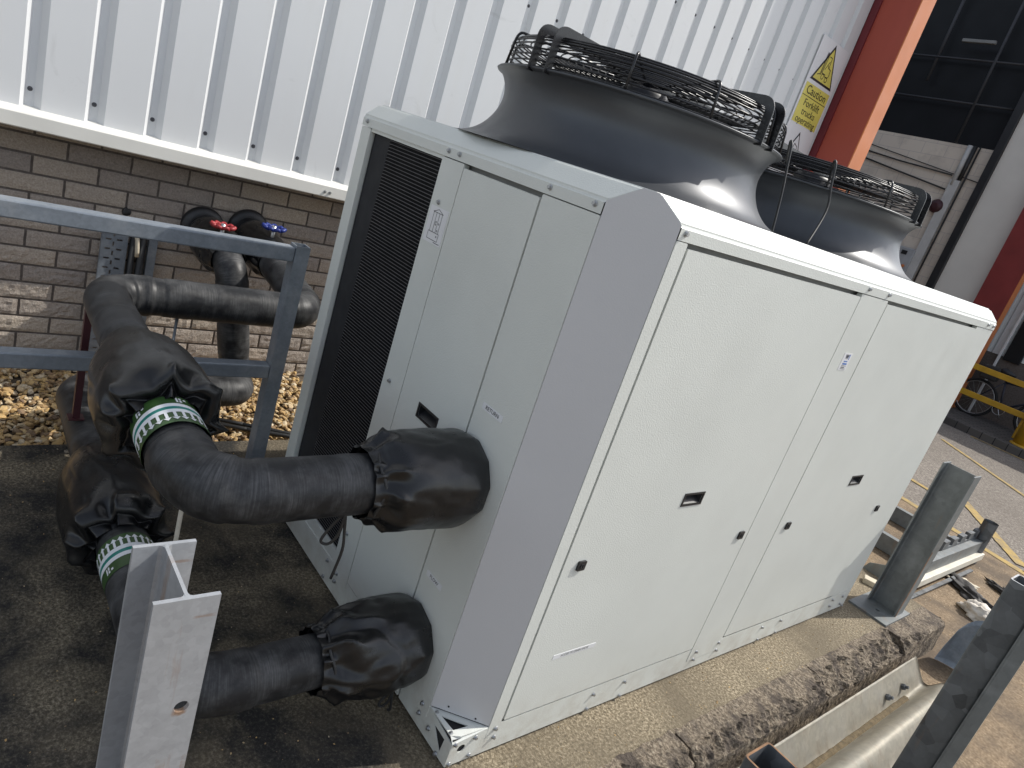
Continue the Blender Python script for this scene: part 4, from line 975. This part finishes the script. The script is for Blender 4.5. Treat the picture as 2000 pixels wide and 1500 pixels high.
tag(obj('sealant_plug', bm, CABLE), 'small black sealant plug in a brick joint', 'plug')
for i, off in enumerate((0, .055)):
    bm = bmesh.new(); q = [V((-1.05 + off, -.22, -.03)), V((-.92 + off, -.04, -.025)), V((-.82 + off, .13, -.02)), V((-.70 + off * .6, .36, -.02)), V((-.62, .62, -.02))]
    tube(bm, fillet(q, .2, .05, 6), .012, 8); tag(obj('ground_cable', bm, CABLE), 'black cables lying across the gravel by the slab edge', 'cable', 'cables on the gravel')

# ------------------------------------------------------------------ H posts and box posts
def hpost(name, x0, x1, y0, y1, zt, mat, label, hole=None, base=None, group=None):
    t = thing(name, label, 'post', ((x0 + x1) / 2, (y0 + y1) / 2, 0), group); off = -V(t.location); tf, tw = .0085, .006
    bm = bmesh.new(); ym = (y0 + y1) / 2; z0 = base[4] if base else -.2
    if hole: plate(bm, rect(y0, y1, z0, zt), [circ2(hole[0], hole[1], hole[2], 24)], (x1, 0, 0), (0, 1, 0), (0, 0, 1), tf)
    else: box(bm, x1 - tf, x1, y0, y1, z0, zt)
    box(bm, x0, x0 + tf, y0, y1, z0, zt); r_ = .008
    box(bm, x0 + tf, x1 - tf, ym - tw / 2, ym + tw / 2, z0, zt)
    for xs, sx_ in ((x0 + tf, 1), (x1 - tf, -1)):
        for sy_ in (1, -1):   # root fillets
            a = [(xs, ym + sy_ * tw / 2), (xs + sx_ * r_, ym + sy_ * tw / 2), (xs + sx_ * r_ * .3, ym + sy_ * (tw / 2 + r_ * .3)), (xs, ym + sy_ * (tw / 2 + r_))]
            lo = [bm.verts.new((*p, z0)) for p in a]; hi = [bm.verts.new((*p, zt - .0004)) for p in a]
            for i in range(4): bm.faces.new((lo[i], lo[(i + 1) % 4], hi[(i + 1) % 4], hi[i]))
            bm.faces.new(hi)
    o = obj('shaft', bm, mat, t); o.location = off
    if base:
        bm = bmesh.new(); bx0, bx1, by0, by1, _ = base
        plate(bm, rect(bx0, bx1, by0, by1), [circ2(x0 + .09, y0 - .06, .013), circ2(x0 + .09, y1 + .05, .013)], (0, 0, .012), (1, 0, 0), (0, 1, 0), .012)
        o = obj('base_plate', bm, mat, t); o.location = off
    return t
t = hpost('steel_post', 1.417, 1.577, -.942, -.838, .92, GALV_L, 'bright galvanised H-section post with bolt hole in the left foreground', hole=(-.866, .685, .0125), base=(1.38, 1.61, -1.05, -.72, .0125))
bm = bmesh.new(); lathe(bm, (0, 0, 0), [(.0127, -.0002), (.0127, -.0083)], 24); bmesh.ops.rotate(bm, verts=bm.verts, matrix=Matrix.Rotation(PI / 2, 3, 'Y')); bmesh.ops.translate(bm, verts=bm.verts, vec=V((1.577, -.866, .685)))
o = obj('hole_rim', bm, RUSTY, t); o.location = -V(t.location)
t = hpost('steel_post', 1.465, 1.632, 3.02, 3.135, .925, GALV_M, 'dull galvanised H-section post on base plate beyond the far end of unit', base=(1.432, 1.654, 2.845, 3.20, .0125))
bm = bmesh.new(); box(bm, 1.6322, 1.6335, 3.0205, 3.0335, .013, .45); o = obj('rust_edge', bm, RUSTY, t); o.location = -V(t.location)
def boxpost(x0, x1, y0, y1, zt, mat, label, wall=.006, rim=None):
    t = thing('box_post', label, 'post', ((x0 + x1) / 2, (y0 + y1) / 2, -.2)); off = -V(t.location); bm = bmesh.new()
    o_ = rrect(x0, x1, y0, y1, .012, 4); i_ = rrect(x0 + wall, x1 - wall, y0 + wall, y1 - wall, .008, 4)
    lo = [bm.verts.new((*p, -.2)) for p in o_]; hi = [bm.verts.new((*p, zt)) for p in o_]; h2 = [bm.verts.new((*p, zt)) for p in i_]; l2 = [bm.verts.new((*p, zt - .3)) for p in i_]; n = len(o_)
    for i in range(n):
        j = (i + 1) % n
        for X, Y in ((lo, hi), (h2, l2)):
            f = bm.faces.new((X[i], X[j], Y[j], Y[i]))
        f = bm.faces.new((hi[i], hi[j], h2[j], h2[i])); f.material_index = 1
    bm.faces.new(l2); o = obj('shaft', bm, [mat, rim or mat], t); o.location = off; return t
bt = boxpost(2.142, 2.252, 1.735, 1.845, .90, GALV_D, 'dark galvanised box-section post at the right edge beside crash barrier', rim=GALV_L)
bm = bmesh.new(); box(bm, 2.2525, 2.259, 1.70, 1.84, -.2, .895); box(bm, 2.2595, 2.30, 1.698, 1.706, -.2, .895); o = obj('edge_channel', bm, GALV_M, bt); o.location = -V(bt.location)
boxpost(2.045, 2.165, .375, .495, .535, GALV_D, 'short rusty-rimmed open box post at the bottom edge', rim=RUSTY)

# ------------------------------------------------------------------ crash barrier lying against the kerb
CBT = thing('crash_barrier', 'weathered W-beam crash barrier rail lying along the broken kerb', 'crash barrier', (1.95, 1.8, -.2)); CO = -V((1.95, 1.8, -.2))
bm = bmesh.new(); pf = spline([(1.838, -.046), (1.846, -.050), (1.852, -.060), (1.885, -.112), (1.915, -.158), (1.930, -.168), (1.945, -.166), (1.965, -.140), (1.985, -.110), (2.005, -.092), (2.03, -.086), (2.055, -.096), (2.08, -.125), (2.10, -.158), (2.115, -.17), (2.13, -.168)], 3)
yy = [.62 + i * .04 for i in range(58)]; rows = []
for y in yy:
    e = max(0, (y - 2.72) / .18); row = []
    for i, (x, z) in enumerate(pf):
        s = i / len(pf); wv = .012 * e * math.sin(s * 9 + y * 8) + .0015 * noise.noise(V((x * 8, y * 2.5, 1)))
        row.append(bm.verts.new((x + .004 * math.sin(y * 1.3) + .4 * wv, y, z + wv - .02 * e * max(0, noise.noise(V((s * 5, y * 4, 7)))))))
    rows.append(row)
for A, B in zip(rows, rows[1:]):
    for i in range(len(pf) - 1): f = bm.faces.new((A[i], A[i + 1], B[i + 1], B[i])); f.smooth = True
bmesh.ops.solidify(bm, geom=bm.faces[:], thickness=.003); o = obj('beam', bm, GALV_W, CBT); o.location = CO
bm = bmesh.new()
rows = []
for i in range(46):
    y = .7 + i * .043; wd = .012 + .006 * noise.noise(V((y * 9, 2, 2))); zc = -.1635 + .004 * noise.noise(V((y * 14, 5, 1)))
    rows.append([bm.verts.new((1.932 + dx * wd + .004 * math.sin(y * 1.3), y, zc + h)) for dx, h in ((-1.6, -.003), (-.5, .005), (.4, .006), (1.5, -.002))])
for A, B in zip(rows, rows[1:]):
    for j in range(3): bm.faces.new((A[j], A[j + 1], B[j + 1], B[j]))
o = obj('dirt_line', bm, DIRT, CBT); o.location = CO
for y in (2.42, 2.62):
    bm = bmesh.new(); p = V((1.893, y, -.122)); n = V((.8, 0, .55)).normalized()
    bmesh.ops.create_cone(bm, cap_ends=True, segments=6, radius1=.016, radius2=.015, depth=.016, matrix=Matrix.Translation(p + n * .01) @ n.to_track_quat('Z', 'Y').to_matrix().to_4x4())
    bmesh.ops.create_cone(bm, cap_ends=True, segments=12, radius1=.008, radius2=.008, depth=.03, matrix=Matrix.Translation(p + n * .018) @ n.to_track_quat('Z', 'Y').to_matrix().to_4x4()); o = obj('bolt', bm, GALV_D, CBT); o.location = CO
# curved terminal plate
bm = bmesh.new(); g = []
for i in range(13):
    row = []
    for j in range(9):
        a = (i / 12 - .5) * 1.9; hgt = .34 * math.sqrt(max(.02, 1 - (abs(i / 12 - .5) * 1.96) ** 2.4)); z = -.195 + hgt * j / 8
        row.append(bm.verts.new((1.985 + .172 * math.sin(a) * 1.02, 3.28 + .10 * math.cos(a) + .05 * (j / 8), z)))
    g.append(row)
for A, B in zip(g, g[1:]):
    for j in range(8): f = bm.faces.new((A[j], A[j + 1], B[j + 1], B[j])); f.smooth = True
bmesh.ops.solidify(bm, geom=bm.faces[:], thickness=.004)
tag(obj('barrier_end', bm, GALV_B), 'curved blue grey barrier end plate behind the box post', 'barrier end')

# ------------------------------------------------------------------ scrap steel beyond the slab
S = thing('steel_stillage', 'rusty steel stillage frame with round upright behind the H post', 'stillage', (1.0, 5.0, -.2)); SO = -V((1.0, 5.0, -.2))
def sp(name, bm, mat): o = obj(name, bm, mat, S); o.location = SO; return o
for y, x0, x1 in ((5.38, -.4, 1.32), (4.52, -.4, 1.32)):
    bm = bmesh.new(); box(bm, x0, x1, y, y + .006, -.19, -.06); box(bm, x0, x1, y + .006, y + .06, -.066, -.06); box(bm, x0, x1, y + .006, y + .06, -.19, -.184); sp('cross_bar', bm, GALV_M)
bm = bmesh.new(); tube(bm, [(1.37, 5.55, -.2), (1.37, 5.55, .18)], .055, 24, cap=False); tube(bm, [(1.37, 5.55, -.2), (1.37, 5.55, .18)], .050, 24, cap=False); sp('upright', bm, GALV_D)
bm = bmesh.new(); box(bm, 1.34, 1.40, 4.30, 5.49, .0, .012); box(bm, 1.392, 1.40, 4.30, 5.49, -.09, -.0005); sp('side_bar', bm, GALV_M)
bm = bmesh.new(); p = []
for i in range(5):
    y = 4.65 + i * .20; p += [(y, .013), (y, .085), (y + .11, .085), (y + .11, .035), (y + .19, .035)]
p = [(4.65, .013)] + p[1:] + [(5.6, .013)]
plate(bm, p, [], (1.345, 0, 0), (0, 1, 0), (0, 0, 1), .04); sp('toothed_rack', bm, GALV_D)
bm = bmesh.new(); box(bm, 1.36, 1.44, 4.10, 5.58, -.150, -.092, .004); tag(obj('steel_channel', bm, IVORYP), 'cream steel channel lying beside the stillage on the ground', 'channel')
bm = bmesh.new(); obox(bm, (1.47, 4.55, -.17), (.02, 1, .03), (-1, .02, 0), (0, 0, 1), .62, .014, .006); tag(obj('flat_bar', bm, GALV_D), 'thin grey flat bar lying under the cream channel', 'bar')
bm = bmesh.new(); plate(bm, [(1.22, -.19), (1.43, -.19), (1.44, .13), (1.27, .05), (1.22, -.06)], [], (0, 3.462, 0), (1, 0, 0), (0, .06, 1), .008); tag(obj('steel_plate', bm, GALV_M), 'grey steel plate leaning at the slab end behind the H post', 'plate')
bm = bmesh.new(); obox(bm, (1.385, 3.27, .017), (.9, .35, 0), (-.35, .9, 0), (0, 0, 1), .05, .035, .016, .003); tag(obj('timber_block', bm, TIMB), 'pale timber block by the base plate of the far H post', 'block')
def lump(name, c, s, mat, label, cat, seed, amp=.4, rotz=0):
    bm = bmesh.new(); bmesh.ops.create_icosphere(bm, subdivisions=4, radius=1); R_ = Matrix.Rotation(rotz, 3, 'Z')
    for v in bm.verts:
        q = v.co.copy(); k = 1 + amp * noise.noise(q * 2.1 + V((seed, 0, 0))) + amp * .5 * noise.noise(q * 5 + V((seed, 3, 0)))
        fold = .25 * amp * (1 - 2 * abs(noise.noise(q * 3.3 + V((0, seed, 0)))))
        v.co = R_ @ V((q.x * s[0] * (k + fold), q.y * s[1] * (k + fold), max(q.z, -.35) * s[2] * (k + 2 * fold))) + V(c)
    return tag(obj(name, bm, mat, smooth=True), label, cat)
lump('rag', (1.78, 4.38, -.17), (.13, .08, .055), RAG, 'crumpled white rag on the ground behind the barrier end', 'rag', 3, .6, -.3)
lump('rag', (2.02, 4.30, -.175), (.12, .06, .04), RAG, 'smaller flat white cloth beside the box post top', 'rag', 8, .5, .2)
lump('rubber_mat_scrap', (1.62, 4.72, -.18), (.22, .07, .03), SCRAPB, 'strip of black rubber scrap beside the white rag', 'rubber scrap', 5, .7, -.6)
lump('charred_stick', (1.80, 5.15, -.18), (.20, .045, .022), SCRAPB, 'charred dark stick lying on the brown yard concrete', 'stick', 13, .7, -.5)
lump('paper_scrap', (1.52, 4.86, -.185), (.09, .07, .02), TIMB, 'crumpled tan paper scrap by the cream channel', 'paper', 17, .6, .4)
# timber and steel offcuts on the ground at the right edge
bm = bmesh.new(); obox(bm, (2.40, 1.62, -.170), (.02, 1, .0), (-1, .02, 0), (0, 0, 1), .42, .022, .024, .004); tag(obj('timber_offcut', bm, TIMB), 'pale timber batten on the ground at the lower right corner', 'timber')
bm = bmesh.new(); obox(bm, (2.62, 1.78, -.165), (1, .10, 0), (-.10, 1, 0), (0, 0, 1), .17, .02, .03, .004); tag(obj('steel_offcut', bm, IVORYP), 'cream steel offcut lying crosswise at the right edge', 'offcut')
lump('rubble_lump', (2.52, 2.35, -.17), (.09, .12, .04), SCRAPB, 'dark rubble lump at the right edge behind the box post', 'rubble', 21, .25)
